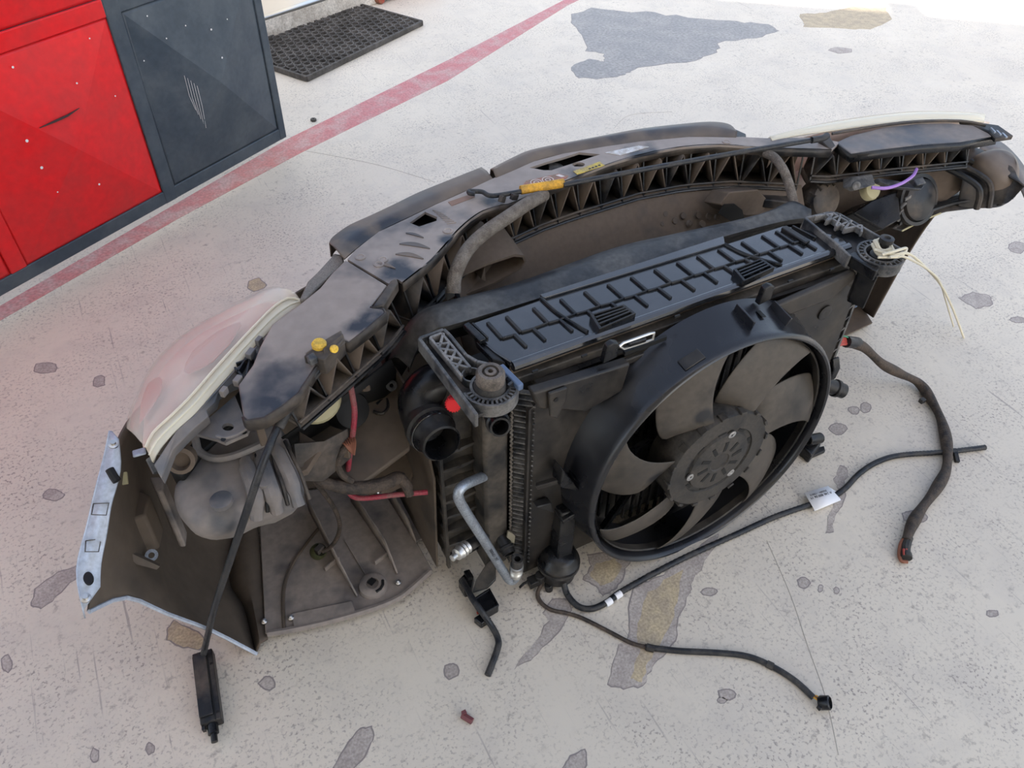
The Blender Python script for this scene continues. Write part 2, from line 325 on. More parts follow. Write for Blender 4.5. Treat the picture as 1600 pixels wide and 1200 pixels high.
# ------------------------------------------------------------------ unseen roof placed and trimmed to throw the shade, unseen walls
RH = 3.6; off = V((SD.x, SD.y, 0))*(RH/-SD.z)
B0, B1 = V((1.583, 2.927, 0)), V((3.607, 1.466, 0)); e = (B1-B0).normalized(); nrm = V((-e.y, e.x, 0))
if nrm.dot(b_) < 0: nrm = -nrm
def rp(p): return V((p.x, p.y, 0))-off
n1, n2 = Z(1406, 47, 0), Z(1470, 53, 0); dep = (Z(1406, 29, 0)-Z(1406, 47, 0)).dot(nrm)  # tab added to the roof outline to cast the shadow notch
edge = [rp(B0-e*3.3), rp(n1), rp(n1+nrm*dep), rp(n2+nrm*dep), rp(n2), rp(B1+e*1.6)]
back = [rp(B1+e*1.6)-nrm*4.6, rp(B0-e*3.3)-nrm*4.6]
M_wall = mat('cream_wall', (.78, .75, .68), .8, dust=(.68, .65, .58), amt=.4, scale=3)
ceil = part('shade_roof', MB().prism([p+V((0, 0, RH)) for p in edge+back], (0, 0, .2)), M_wall, None, (0, 0, 0)); ceil['kind'] = 'structure'
wb = MB(); p0, p1 = back[1], back[0]
wb.prism([p0, p1, p1+V((0, 0, RH)), p0+V((0, 0, RH))], -nrm*.2)
o = part('shade_wall_back', wb, M_wall, None, (0, 0, 0)); o['kind'] = 'structure'  # unseen wall added behind the camera to darken rear-facing sides
# door step with metal nosing, wall above it
s0, s1 = Z(405, 31, .1), Z(500, 0, .1); sdv = (s1-s0).normalized(); sdv.z = 0; sn = V((-sdv.y, sdv.x, 0))
A0 = V((s0.x, s0.y, 0))-sdv*1.6; A1 = V((s0.x, s0.y, 0))+sdv*.75
M_conc = mat('rough_concrete', (.40, .36, .31), .8, dust=(.58, .54, .48), amt=.5, scale=14, bump=.6, bscale=50)
M_tile = mat('beige_tile', (.55, .49, .40), .35)
step = thing('door_step', 'low concrete door step with a bright metal nosing behind the black mat', 'step', A0)
part('riser', MB().prism([A0, A1, A1+sn*.5, A0+sn*.5], (0, 0, .09)), M_conc, step, bevel=.004)
for i in range(6):
    t0, t1 = i/6, (i+1)/6-.003
    part('tile', MB().prism([A0.lerp(A1, t0)+sn*.03+V((0, 0, .09)), A0.lerp(A1, t1)+sn*.03+V((0, 0, .09)), A0.lerp(A1, t1)+sn*.42+V((0, 0, .09)), A0.lerp(A1, t0)+sn*.42+V((0, 0, .09))], (0, 0, .012)), M_tile, step)
part('nosing', MB().bar(A0+V((0, 0, .096))+sn*.014, A1+V((0, 0, .096))+sn*.014, .03, .014), M_steel, step, bevel=.003)
wl = MB(); g0, g1 = A0+sn*.52-sdv*2, A0+sn*.52+sdv*2.2
wl.prism([g0, g1, g1+sn*.15, g0+sn*.15], (0, 0, 1.4)); o = part('wall_left', wl, M_wall, None, (0, 0, 0)); o['kind'] = 'structure'  # unseen wall, kept low so more sky light reaches the left floor
# ------------------------------------------------------------------ gate leaf
GA, GB = Z(0, 464, .06), Z(448, 214, .06); gt = (GB-GA).normalized(); gn = V((gt.y, -gt.x, 0))   # gn points to the camera side
GO = V((GB.x, GB.y, 0))
def gp(s, z, d=0): return GO+gt*s+V((0, 0, z))+gn*d
M_gred = mat('red_gate_paint', (.74, .012, .016), .32, dust=(.60, .022, .024), amt=.45, scale=6, drough=.45, fine=.3)
M_gdark = mat('dark_blue_grey_gate_paint', (.045, .060, .078), .36, dust=(.075, .09, .105), amt=.45, scale=7, drough=.5, fine=.4)
M_chip = mat('white_paint_chip', (.75, .73, .72), .6)
M_gouge = mat('dark_gouge', (.05, .03, .03), .6)
gate = thing('gate_leaf', 'red and blue-grey steel gate leaf of pressed pyramid panels standing open', 'gate', gp(0, 0))
W0, W1 = .452, .045; H0, H1 = .505, .045
cols = []
s = -.03
for i in range(4): cols.append((s-W0, s)); s -= W0+W1
rows = [(.1+k*(H0+H1), .1+k*(H0+H1)+H0) for k in range(2)]
fr = MB()
for z0 in [.06]+[r[1] for r in rows]:
    zz = z0; z1 = .1 if zz == .06 else zz+H1
    fr.prism([gp(0, zz, 0), gp(cols[-1][0]-.04, zz, 0), gp(cols[-1][0]-.04, z1, 0), gp(0, z1, 0)], -gn*.04)
part('rail', fr, M_gdark, gate, bevel=.003)
fr = MB()
for r in rows:
    fr.prism([gp(cols[1][1], r[1]+.0005, .0015), gp(cols[-1][0]-.04, r[1]+.0005, .0015), gp(cols[-1][0]-.04, r[1]+H1-.0005, .0015), gp(cols[1][1], r[1]+H1-.0005, .0015)], -gn*.043)
part('red_rail', fr, M_gred, gate, bevel=.003)
fr = MB()
for x0, x1 in [(-.03, 0), (cols[0][0]-W1, cols[0][0])]:
    fr.prism([gp(x0, .06, .001), gp(x1, .06, .001), gp(x1, 1.2, .001), gp(x0, 1.2, .001)], -gn*.042)
part('stile', fr, M_gdark, gate, bevel=.003)
fr = MB()
for c in cols[1:]:
    fr.prism([gp(c[0]-W1, .1, .0012), gp(c[0], .1, .0012), gp(c[0], 1.19, .0012), gp(c[0]-W1, 1.19, .0012)], -gn*.042)
part('red_stile', fr, M_gred, gate, bevel=.003)
for i, (x0, x1) in enumerate(cols):
    for (z0, z1) in rows:
        p = MB(); b = .008; cc = [gp(x0, z0, -.004), gp(x1, z0, -.004), gp(x1, z1, -.004), gp(x0, z1, -.004)]
        i_ = [gp(x0+b, z0+b, -.001), gp(x1-b, z0+b, -.001), gp(x1-b, z1-b, -.001), gp(x0+b, z1-b, -.001)]
        ap = gp((x0+x1)/2, (z0+z1)/2, .045)
        p.add(cc+i_+[ap], [(k, (k+1) % 4, (k+1) % 4+4, k+4) for k in range(4)]+[(k+4, (k+1) % 4+4, 8) for k in range(4)])
        part('pressed_panel', p, M_gdark if i == 0 else M_gred, gate, solid=-.002, ang=3)
def gface(u, v, d=.004):
    P = hit(u, v, gn, gn.dot(GO)); sv = (P-GO).dot(gt); z = P.z
    for i, (x0, x1) in enumerate(cols):
        for (z0, z1) in rows:
            if x0 < sv < x1 and z0 < z < z1:
                k = max(abs(2*(sv-x0)/(x1-x0)-1), abs(2*(z-z0)/(z1-z0)-1)); hgt = .045*(1-k)
                return hit(u, v, gn, gn.dot(GO)+hgt+.0015)
    return P+gn*.002
part('gouge', MB().tube([gface(u, v) for u, v in [(62, 200), (85, 190), (105, 181), (124, 169)]], [.001, .003, .003, .001], 5), M_gouge, gate)
for k in range(5):
    part('scratch', MB().tube([gface(288+5*k, 118+4*k), gface(296+5*k, 150+4*k), gface(306+4*k, 172+7*k)], .0005, 4), M_chip, gate)
for (u, v, r) in ((42, 220, .004), (65, 262, .004), (155, 288, .003), (20, 105, .003), (330, 46, .003), (347, 90, .003), (230, 25, .002), (260, 60, .002), (120, 130, .0025), (180, 150, .002), (90, 300, .002), (290, 40, .002), (355, 30, .002), (225, 95, .002), (140, 60, .002)):
    c = gface(u, v); part('paint_chip', MB().lathe([(0, .0006), (r, .0006), (r, 0)], c, gn, 7), M_chip, gate)
# ------------------------------------------------------------------ ring mat
mc = [Z(480, 128, 0), Z(660, 40, 0), Z(536, 25, 0)]
ma = mc[0]; mu = (mc[1]-mc[0]); mL = mu.length; mu.normalize(); mv = V((-mu.y, mu.x, 0)); mW = .43
M_mat = mat('black_rubber_mat', (.05, .045, .04), .7, dust=(.10, .092, .085), amt=.5, scale=12)
dm = thing('rubber_door_mat', 'black rubber ring mat lying in front of the door step', 'mat', ma)
R_ = .0195; nx = int(mL/(2*R_)); ny = int(mW/(R_*1.74))
bd = MB(); 
for a, b in ((ma, ma+mu*mL), (ma+mu*mL, ma+mu*mL+mv*mW), (ma+mu*mL+mv*mW, ma+mv*mW), (ma+mv*mW, ma)):
    bd.bar(a+V((0, 0, .0125)), b+V((0, 0, .0125)), .012, .021)
part('border', bd, M_mat, dm, bevel=.002)
web = MB()
part('backing', MB().prism([ma, ma+mu*mL, ma+mu*mL+mv*mW, ma+mv*mW], (0, 0, .004)), M_mat, dm)
ring = None; rl = []
for j in range(ny):
    for i in range(nx):
        x = R_*(1+2*i)+(R_ if j % 2 else 0); y = R_*(1.0+1.74*j)
        if x < mL-R_*.6 and y < mW-R_*.6: rl.append(ma+mu*x+mv*y)
rl.sort(key=lambda p: (p-CAM).length)
def rmesh(c): return MB().lathe([(R_*1.02, .002), (R_*1.02, .022), (R_*.74, .023), (R_*.74, .002)], c, (0, 0, 1), 10)
ring = part('ring', rmesh(rl[0]), M_mat, dm); c0 = rl[0]
for p in rl[1:290]:
    r2 = ring.copy(); C.objects.link(r2); r2.parent = dm; r2.location = p-c0
if len(rl) > 290:
    rest = MB()
    for p in rl[290:]: t = rmesh(p); rest.add(t.v, t.f)
    part('further_rings', rest, M_mat, dm, kind='stuff')
# rusty red machine foot at the top of the picture
M_rust = mat('rusty_red_paint', (.35, .05, .035), .55, dust=(.22, .09, .05), amt=.5, scale=30)
M_gm = mat('grey_machine_paint', (.18, .18, .19), .5, dust=(.25, .22, .2), amt=.4, scale=20)
fb = Z(575, 12, 0)+sdv*.08; fd = sdv
mf = thing('machine_foot', 'rusty red and grey steel machine foot on the floor beyond the mat', 'machine foot', fb)
part('roller', MB().lathe([(0, -.02), (.022, -.02), (.026, -.014), (.026, .014), (.022, .02), (0, .02)], fb+V((0, 0, .027)), sn, 18), M_rust, mf)
part('channel', MB().prism([fb+V((0, 0, .03))-sn*.03, fb+V((0, 0, .03))+sn*.05, fb+V((0, 0, .09))+sn*.05, fb+V((0, 0, .09))-sn*.03], fd*.42), M_rust, mf, bevel=.004)
part('base_bar', MB().prism([fb+fd*.05+V((0, 0, .004)), fb+fd*.05+sn*.06+V((0, 0, .004)), fb+fd*.05+sn*.06+V((0, 0, .03)), fb+fd*.05+V((0, 0, .03))], fd*.4), M_gm, mf, bevel=.003)
# debris
c = Z(730, 1122, .006)
solo('broken_clip', MB().tube([Z(722, 1117, .007), Z(738, 1127, .007)], [.006, .0075, .006], 7).box(Z(725, 1114, .012), (.008, .006, .01)), mat('maroon_plastic', (.15, .05, .055), .5), 'small broken maroon plastic clip lying on the floor near the camera', 'clip', Z(730, 1122, 0))
c = Z(490, 189, 0)
solo('loose_nut', MB().lathe([(.004, 0), (.011, 0), (.011, .009), (.004, .009), (.004, 0)], c, (0, 0, 1), 6), mat('dark_steel', (.08, .075, .07), .5, metal=.6), 'tiny dark nut lying on the floor next to the red line', 'nut', c)
# ================================================================== cooling pack
def rot_pts(px, d): return [K(u, v, d) for u, v in px]
NB = V((0, -1, .05)).normalized()            # towards the camera side, off the leaning pack
CF = (.358, .265)
def fp(r, a, d):
    t = math.radians(a); z = CF[1]+r*math.sin(t); return pk(CF[0]+r*math.cos(t), d, z)
def ringpts(r, d, n=64, a0=0): return [fp(r, a0+360*k/n, d) for k in range(n)]
# ---------------- radiator
rad = thing('radiator', 'black engine radiator with crimped side tanks standing behind the fan', 'radiator', pk(.35, .03, 0))
core = MB(); core.prism([pk(-.012, .0, .03), pk(.72, .0, .03), pk(.72, .0, .515), pk(-.012, .0, .515)], (0, .035, 0))
part('core', core, M_core, rad)
lt = MB(); lt.prism([pk(-.066, -.005, .05), pk(-.02, -.005, .05), pk(-.02, -.005, .505), pk(-.066, -.005, .505)], (0, .05, 0))
part('side_tank', lt, M_tank, rad, bevel=.006)
lt = MB(); lt.prism([pk(.725, -.005, .05), pk(.765, -.005, .05), pk(.765, -.005, .505), pk(.725, -.005, .505)], (0, .05, 0))
part('side_tank', lt, M_tank, rad, bevel=.006)
lt = MB(); lt.prism([pk(-.03, -.012, .512), pk(.735, -.012, .512), pk(.735, -.012, .528), pk(-.03, -.012, .528)], (0, .06, 0))
part('top_rail', lt, M_tank, rad, bevel=.002)
# crimp tabs of the left seam: a wavy metal strip and slanting fin ends
wv = []
for k in range(90): wv.append(pk(-.0175+(.0018 if k % 2 else -.0012), -.009, .05+k*.005))
part('crimp_strip', MB().tube(wv, .0022, 5), M_fin, rad)
t0 = MB().prism([pk(-.013, -.010, .06), pk(.010, -.037, .066), pk(.010, -.037, .0690), pk(-.013, -.010, .0630)], (0, .010, 0))
f0 = part('fin_end', t0, M_gdust, rad)
for k in range(1, 36):
    f1 = f0.copy(); C.objects.link(f1); f1.parent = rad; f1.location = V((0, .05*.0125*k, .0125*k))
for k in range(16):     # right seam bracing
    part('seam_brace', MB().bar(pk(.728, -.012, .06+k*.028), pk(.752, -.012, .075+k*.028), .006, .004), M_gdust, rad)
part('seam_rail', MB().bar(pk(.756, -.012, .05), pk(.756, -.012, .50), .006, .006, (0, 1, 0)), M_gdust, rad)
# hose stubs
def stub(pa, pb, r, m=M_black, parent=None, name='hose_stub', lip=.003, wall=.8):
    ax = (V(pb)-V(pa)); L = ax.length
    p = MB().lathe([(r, 0), (r, L*.55), (r+lip, L*.6), (r+lip, L*.72), (r, L*.78), (r, L), (r*wall, L), (r*wall, L*.3), (0, L*.3)], pa, ax, 24)
    return part(name, p, m, parent)
stub(K(770, 645, -.005), K(782, 668, -.052), .0165, parent=rad)
stub(K(783, 838, -.0), K(796, 866, -.035), .013, parent=rad)
stub(pk(.752, -.01, .20), Xp(1317, 611, .80), .017, parent=rad)
# ---------------- intercooler / condenser in front
ic = thing('intercooler', 'brown-dusted intercooler with ribbed end tank left of the radiator', 'intercooler', pk(-.1, .1, 0))
part('core', MB().prism([pk(-.04, .055, .05), pk(.72, .055, .05), pk(.72, .055, .50), pk(-.04, .055, .50)], (0, .04, 0)), M_core, ic)
part('end_tank', MB().prism([pk(-.125, .045, .05), pk(-.055, .045, .05), pk(-.055, .045, .48), pk(-.085, .045, .48), pk(-.125, .045, .36)], (0, .075, 0)), M_tank, ic, bevel=.006)
for k in range(8):
    z = .07+k*.042
    part('tank_rib', MB().prism([pk(-.130, .034, z), pk(-.095, .026, z+.006), pk(-.052, .034, z), pk(-.052, .034, z+.006), pk(-.095, .026, z+.012), pk(-.130, .034, z+.006)], (0, .03, 0)), M_tank, ic, bevel=.001)
part('tank_edge', MB().bar(pk(-.128, .036, .05), pk(-.128, .036, .40), .006, .010, (0, 1, 0)), M_tank, ic, bevel=.001)
part('side_guide', MB().prism([V((-.145, .06, .03)), V((-.145, .30, .03)), V((-.135, .30, .42)), V((-.135, .13, .42)), V((-.140, .06, .30))], (.004, 0, 0)), M_bumper, ic)
# ---------------- fan
fan = thing('radiator_fan', 'large black radiator fan with seven dusty blades in a round shroud', 'fan', pk(.358, -.05, 0))
D0, D1 = -.034, -.1135
outer = [pk(.0, D0, .035), pk(.715, D0, .035), pk(.715, D0, .47), pk(.66, D0, .512), pk(.05, D0, .512), pk(.0, D0, .475)]
part('shroud_plate', MB().holed(outer, [ringpts(.272, D0, 72)], (0, .01, 0)), M_shroud, fan)
part('shroud_flange', MB().prism([pk(.004, D0, .035), pk(.010, D0, .035), pk(.010, D0, .475), pk(.004, D0, .475)], (0, .012, 0)), M_shroud, fan)
tp = MB().prism([pk(.02, D0-.004, .500), pk(.70, D0-.004, .500), pk(.70, D0-.004, .512), pk(.02, D0-.004, .512)], (0, .05, 0))
part('shroud_top_flange', tp, M_shroud, fan, bevel=.002)
rg = MB(); prof = [(.288, D0+.006), (.284, D0-.012), (.278, -.07), (.274, -.100), (.2745, -.108), (.272, -.1145), (.268, -.1165), (.2645, -.1145), (.263, -.106), (.2625, -.05), (.2625, -.02)]
rg.grid([ringpts(r, d, 96) for r, d in prof], True)
part('shroud_ring', rg, M_ring, fan, ang=50)
inn = MB(); inn.grid([ringpts(r, d, 72) for r, d in [(.2585, -.099), (.2565, -.1015), (.2545, -.099), (.2545, -.085), (.2585, -.085), (.2585, -.099)]], True)
part('inner_lip', inn, M_shroud, fan)
# ribs and slot on top of the ring
for a in (66, 84):
    part('ring_rib', MB().bar(fp(.286, a, -.045), fp(.281, a, -.092), .004, .022, fp(1, a, 0)-fp(0, a, 0)), M_ring, fan, bevel=.001)
part('slot', MB().bar(fp(.2825, 75, -.057), fp(.281, 75, -.074), .010, .002, fp(1, 75, 0)-fp(0, 75, 0)), M_dark, fan, bevel=.002)
part('notch', MB().bar(fp(.277, 110, -.083), fp(.2755, 110, -.105), .04, .003, fp(1, 110, 0)-fp(0, 110, 0)), M_shroud, fan, bevel=.002)
# hub
hb = MB(); hp = [(.112, -.055), (.112, -.116), (.1095, -.121), (.078, -.1225), (.0765, -.1195), (.068, -.1195), (.066, -.124), (.058, -.1255), (.022, -.1265), (.020, -.1245), (.0, -.1245)]
hb.grid([ringpts(r, d, 72) for r, d in hp], True)
hub = part('hub', hb, M_hub, fan)
for k in range(16):
    a = k*22.5+6
    part('hub_tab', MB().bar(fp(.1125, a, -.108), fp(.1125, a, -.124), .014, .006, fp(1, a, 0)-fp(0, a, 0)), M_hub, hub, bevel=.001)
for k in range(10):
    a = k*36+10
    part('hub_slot', MB().bar(fp(.028, a, -.1262), fp(.050, a, -.1260), .0075, .0012, NB), M_dark, hub)
for k in range(9):
    a = k*40+15
    part('hub_gap', MB().bar(fp(.0725, a-7, -.1196), fp(.0725, a+7, -.1196), .006, .0012, NB), M_dark, hub)
for a in (77, -172, -52):
    part('bolt', MB().lathe([(.0085, 0), (.0085, .003), (.004, .0038), (.0035, .002), (0, .002)], fp(.0655, a, -.122), NB, 16), M_steel, hub)
# blades
bl = [(.085, 8, 30, -.112, -.066), (.105, 9, 44, -.114, -.074), (.13, 10.5, 52, -.114, -.086), (.16, 10.5, 49, -.113, -.090), (.19, 9, 43, -.112, -.088), (.22, 6, 36, -.110, -.084), (.245, 2.5, 30, -.106, -.080), (.2555, -1, 27, -.102, -.078)]
def blade_mesh(a0):
    b = MB(); rows_ = []
    for r, c0, c1, d0, d1 in bl:
        row = []
        for k in range(9):
            t = k/8; row.append(fp(r, a0+c0+(c1-c0)*t, d0+(d1-d0)*(t**1.6)))
        rows_.append(row)
    b.grid(rows_); return b
for k in range(7):
    part('blade', blade_mesh(95-k*360/7), M_blade, fan, solid=.0025, sub=1, ang=80)
# struts seen between the blades
for k in range(9):
    part('motor_strut', MB().bar(fp(.10, k*40, -.045), fp(.258, k*40+24, -.045), .010, .012, NB), M_black, fan)
sx = MB()
for k in range(24):
    x = .12+k*.021; h = math.sqrt(max(.255**2-(x-CF[0])**2, .0004)); sx.bar(pk(x, -.012, CF[1]-h), pk(x+.002, -.012, CF[1]+h), .004, .006, NB)
part('guard_bars', sx, M_black, fan)
part('motor', MB().grid([ringpts(r, d, 40) for r, d in [(.07, -.012), (.085, -.02), (.085, -.055), (.07, -.06)]], True), M_dark, fan)
# shroud details
part('left_box', MB().prism(rot_pts([(822, 602), (975, 556), (962, 600), (905, 632), (832, 626)], D0-.002), (0, -.02, 0)), M_shroud, fan, bevel=.004)
tb = MB().prism(rot_pts([(855, 612), (884, 602), (882, 622), (868, 650), (857, 648)], D0-.024), (0, -.006, 0)); part('screw_tab', tb, M_shroud, fan, bevel=.002)
c = K(869, 625, D0-.031); part('screw_hole', MB().lathe([(0, .0005), (.004, .0005), (.004, 0)], c, NB, 12), M_dark, fan)
part('right_box', MB().prism(rot_pts([(1205, 472), (1330, 418), (1328, 430), (1290, 462), (1225, 486)], D0-.002), (0, -.014, 0)), M_shroud, fan, bevel=.004)
part('corner_eye', MB().lathe([(.004, -.006), (.010, -.006), (.010, .008), (.004, .008), (.004, -.006)], pk(.705, D0-.006, .508), NB, 16), M_shroud, fan)
part('embossed_disc', MB().lathe([(.016, 0), (.016, .003), (.012, .004), (0, .002)], K(1288, 488, D0), NB, 20), M_shroud, fan)
for (u, v) in ((953, 548), (1196, 458)):
    t_ = K(u, v, D0-.01)
    part('top_clip', MB().prism([t_+V((-.014, -.006, -.018)), t_+V((.012, -.006, -.014)), t_+V((.014, -.004, .012)), t_+V((.002, -.004, .018)), t_+V((-.008, -.004, .014))], (0, .012, 0)), M_black, fan, bevel=.002)
mc_ = [K(u, v, D0-.012) for u, v in [(968, 541), (974, 536), (1014, 522), (1022, 520), (1020, 530), (1010, 534), (975, 545)]]
part('metal_clip', MB().tube(mc_+[mc_[0]], .0022, 6), M_alu2, fan, label='bright metal clip')
part('clip_bar', MB().bar(K(980, 537, D0-.012), K(1008, 529, D0-.012), .01, .008), M_black, fan, bevel=.002)
part('air_slot', MB().bar(K(975, 552, D0-.01), K(1040, 527, D0-.01), .006, .008), M_dark, fan)
for (u, v) in ((836, 580), (913, 556), (1058, 494), (1235, 439), (1300, 421)):
    part('rail_mark', MB().box(K(u, v, D0-.006), (.010, .003, .004)), M_dark, fan)
# left arm, triangles and duct beside the ring
part('arm', MB().bar(K(838, 760, D0-.01), K(880, 748, D0-.03), .010, .010), M_shroud, fan, bevel=.002)
part('gusset', MB().prism(rot_pts([(880, 735), (907, 768), (876, 762)], -.075), (0, .03, 0)), M_black, fan, bevel=.002)
part('gusset', MB().prism(rot_pts([(838, 793), (862, 786), (866, 802)], D0-.02), (0, .016, 0)), M_black, fan, bevel=.002)
# ---------------- pump canister
cb = K(871, 884, -.052); cb.z = 0.012
can = thing('valve_canister', 'round black canister with square duct beside the bottom left of the fan', 'canister', V((cb.x, cb.y, .0)))
cz = cb+V((0, 0, .0))
ax_ = V((.02, 0, 1))
part('body', MB().lathe([(0, 0), (.031, .0), (.036, .006), (.038, .040), (.041, .042), (.041, .052), (.038, .054), (.034, .068), (.025, .076), (0, .079)], cz, ax_, 36), M_black, can, ang=45)
part('band', MB().lathe([(.040, .038), (.0425, .038), (.0425, .046), (.040, .046)], cz, ax_, 36), M_rub, can)
part('duct', MB().prism([cz+V((-.014, -.016, .066)), cz+V((.020, -.016, .066)), cz+V((.022, .014, .066)), cz+V((-.014, .014, .066))], V((.012, .02, .125))), M_black, can, bevel=.003)
part('duct_cap', MB().bar(cz+V((-.004, .012, .178)), cz+V((.034, .012, .188)), .034, .012), M_black, can, bevel=.002)
part('plug', MB().tube([cz+V((-.042, -.004, .03)), cz+V((-.040, -.004, .012))], [.010, .012, .009], 12), M_black, can, bevel=.001)
part('plug', MB().tube([cz+V((-.030, -.018, .006)), cz+V((-.028, -.020, -.012))], .008, 12), M_black, can, bevel=.001)
# ---------------- top cover
TZ = .556
tc = thing('radiator_top_cover', 'glossy black stepped-ridge plastic cover lying along the radiator top', 'cover', V((.33, .08, .53)))
FL, FR = Z(800, 567, TZ), Z(1326, 381, TZ)
op = [Z(727, 508, TZ), Z(752, 532, TZ), Z(772, 549, TZ), Z(800, 567, TZ), Z(1326, 381, TZ), Z(1318, 372, TZ), Z(1302, 366, TZ), Z(1224, 352, TZ), Z(1130, 382, TZ), Z(850, 466, TZ)]
part('panel', MB().prism(op, (0, 0, -.012)), M_top, tc, bevel=.003)
part('front_lip', MB().tube([FL+V((.0, -.002, -.006)), FR+V((0, -.002, -.006))], .0085, 10), M_top, tc)
part('front_skirt', MB().prism([FL+V((0, 0, -.01)), FR+V((0, 0, -.01)), FR+V((0, .004, -.03)), FL+V((0, .004, -.03))], (0, .006, 0)), M_brown, tc)
part('back_flap', MB().prism([Z(850, 468, TZ+.001), Z(1132, 383, TZ+.001), Z(1130, 371, TZ+.001), Z(1040, 400, TZ+.001), Z(843, 463, TZ+.001)], (0, 0, .004)), M_top, tc, bevel=.001)
rx = [-.007, .027, .077, .129, .176, .223, .271, .321, .370, .415, .463, .518, .567, .601]
RZ = TZ+.0015
for i, x in enumerate(rx):
    def bar(n_, a, b, w_=.006): part(n_, MB().bar(V((a[0], a[1], RZ)), V((b[0], b[1], RZ)), w_, .005), M_black, tc, bevel=.0012)
    xe = rx[i+1] if i+1 < len(rx) else x+.03
    st = min(.02+.0*(xe-x), .02)
    bar('ridge', (x, .122), (x+.003, .078))
    bar('ridge', (x+.003, .078), (x+.003+st+.002, .0765), .004)
    bar('ridge', (x+.004+st, .078), (x+.008+st, .044))
    if xe-x > .035: bar('ridge', (x+.005+st, .0775), (xe+.003, .0785), .0025)
for (p, q_, r_) in (((845, 466), (872, 490), (918, 519)), ((1126, 378), (1165, 398), (1222, 415))):
    part('joint_ridge', MB().tube([Z(*p, RZ), Z(*q_, RZ), Z(*r_, RZ)], .0035, 8, sm=4), M_black, tc)
for pts in (((922, 491), (975, 475), (994, 489), (936, 514)), ((1146, 420), (1190, 403), (1211, 417), (1162, 439))):
    P = [Z(*p, TZ+.012) for p in pts]; c = sum(P, V())/4
    inner = [c+(p-c)*.84 for p in P]
    v = part('vent_frame', MB().holed(P, [inner], (0, 0, -.014)), M_black, tc, bevel=.001)
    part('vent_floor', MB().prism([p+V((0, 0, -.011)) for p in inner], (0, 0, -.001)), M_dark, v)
    for k in range(1, 4):
        t = k/4; part('vent_slat', MB().bar(inner[0].lerp(inner[3], t)+V((0, 0, -.003)), inner[1].lerp(inner[2], t)+V((0, 0, -.003)), .003, .007), M_black, v)
    for k in range(1, 3):
        t = k/3; part('vent_post', MB().bar(inner[0].lerp(inner[1], t)+V((0, 0, -.006)), inner[3].lerp(inner[2], t)+V((0, 0, -.006)), .003, .004), M_black, v)
part('end_rib', MB().bar(Z(728, 508, TZ+.003), Z(755, 534, TZ+.003), .012, .010), M_black, tc, bevel=.002)
part('end_rib', MB().bar(Z(738, 506, TZ+.002), Z(762, 529, TZ+.002), .004, .006), M_black, tc, bevel=.001)
part('end_rib', MB().bar(Z(1224, 356, TZ+.004), Z(1262, 380, TZ+.004), .014, .008), M_black, tc, bevel=.002)
part('end_rib', MB().bar(Z(1238, 354, TZ+.002), Z(1275, 373, TZ+.002), .004, .006), M_black, tc, bevel=.001)
part('end_block', MB().prism(ZZ((737, 522, .54), (757, 536, .54), (775, 560, .54), (790, 575, .54), (770, 570, .54), (745, 545, .54)), (0, 0, .012)), M_black, tc, bevel=.002)
# ---------------- rubber seal strip behind the cover
sb = cat(ZZ((607, 560, .44), (628, 520, .49), (650, 491, .52), (692, 472, .53), (805, 442, .53), (960, 387, .53), (1050, 366, .53), (1200, 332, .53), (1238, 313, .535), (1262, 330, .53)), 5)
sf = cat(ZZ((640, 575, .44), (655, 540, .49), (678, 515, .525), (715, 505, .54), (848, 464, .54), (960, 427, .54), (1040, 400, .54), (1130, 370, .54), (1222, 346, .54), (1268, 340, .53)), 5)
sm_ = [a.lerp(b, .5)+V((0, 0, .012)) for a, b in zip(sb, sf)]
low = [a+V((0, .006, -.09)) for a in sb]
solo('rubber_seal', MB().grid([low, sb, [a.lerp(b, .25)+V((0, 0, .009)) for a, b in zip(sb, sf)], sm_, sf, [b+V((0, .004, -.014)) for b in sf]]), M_seal, 'grey dusty rubber seal strip running behind the stepped-ridge cover', 'seal', V((.33, .2, .45)), solid=-.004)
M_truss = mat('pale_dusty_rib', (.10, .10, .10), .5, dust=(.22, .21, .20), amt=.6, scale=40)
# ---------------- brackets
def arc(c, prof, a0, a1, n=40):
    return MB().grid([[c+V((math.cos(math.radians(a0+(a1-a0)*k/n))*r, math.sin(math.radians(a0+(a1-a0)*k/n))*r, h)) for k in range(n+1)] for r, h in prof])
def bracket(name, label, rim, circ, truss, mountr, base, fill, a0=0, a1=360):
    b = thing(name, label, 'bracket', base, 'radiator top brackets')
    z = .566
    part('plate', MB().prism([Z(u, v, z-.014) for u, v in fill], (0, 0, -.006)), M_blackd, b, bevel=.001)
    P = [Z(u, v, z) for u, v in rim]
    for i in range(len(P)-1): part('rim', MB().bar(P[i]+V((0, 0, -.010)), P[i+1]+V((0, 0, -.010)), .006, .026), M_gdust, b, bevel=.0015)
    for (p, q_) in truss: part('truss_bar', MB().bar(Z(*p, z-.001), Z(*q_, z-.001), .0042, .012), M_truss, b, bevel=.001)
    cc = Z(*circ, z)
    part('ring_inner', MB().lathe([(mountr, -.012), (mountr, .001), (mountr+.004, .001), (mountr+.004, -.012)], cc, (0, 0, 1), 36), M_gdust, b)
    part('ring_outer', arc(cc, [(mountr+.012, -.022), (mountr+.012, .001), (mountr+.016, .001), (mountr+.016, -.022), (mountr+.012, -.022)], a0, a1), M_gdust, b)
    for k in range(22):
        a = (a0+(a1-a0)*(k+.5)/22)*math.pi/180; e_ = V((math.cos(a), math.sin(a), 0))
        part('spoke', MB().bar(cc+e_*(mountr+.003)+V((0, 0, -.004)), cc+e_*(mountr+.013)+V((0, 0, -.004)), .003, .010), M_gdust, b)
    return b, cc
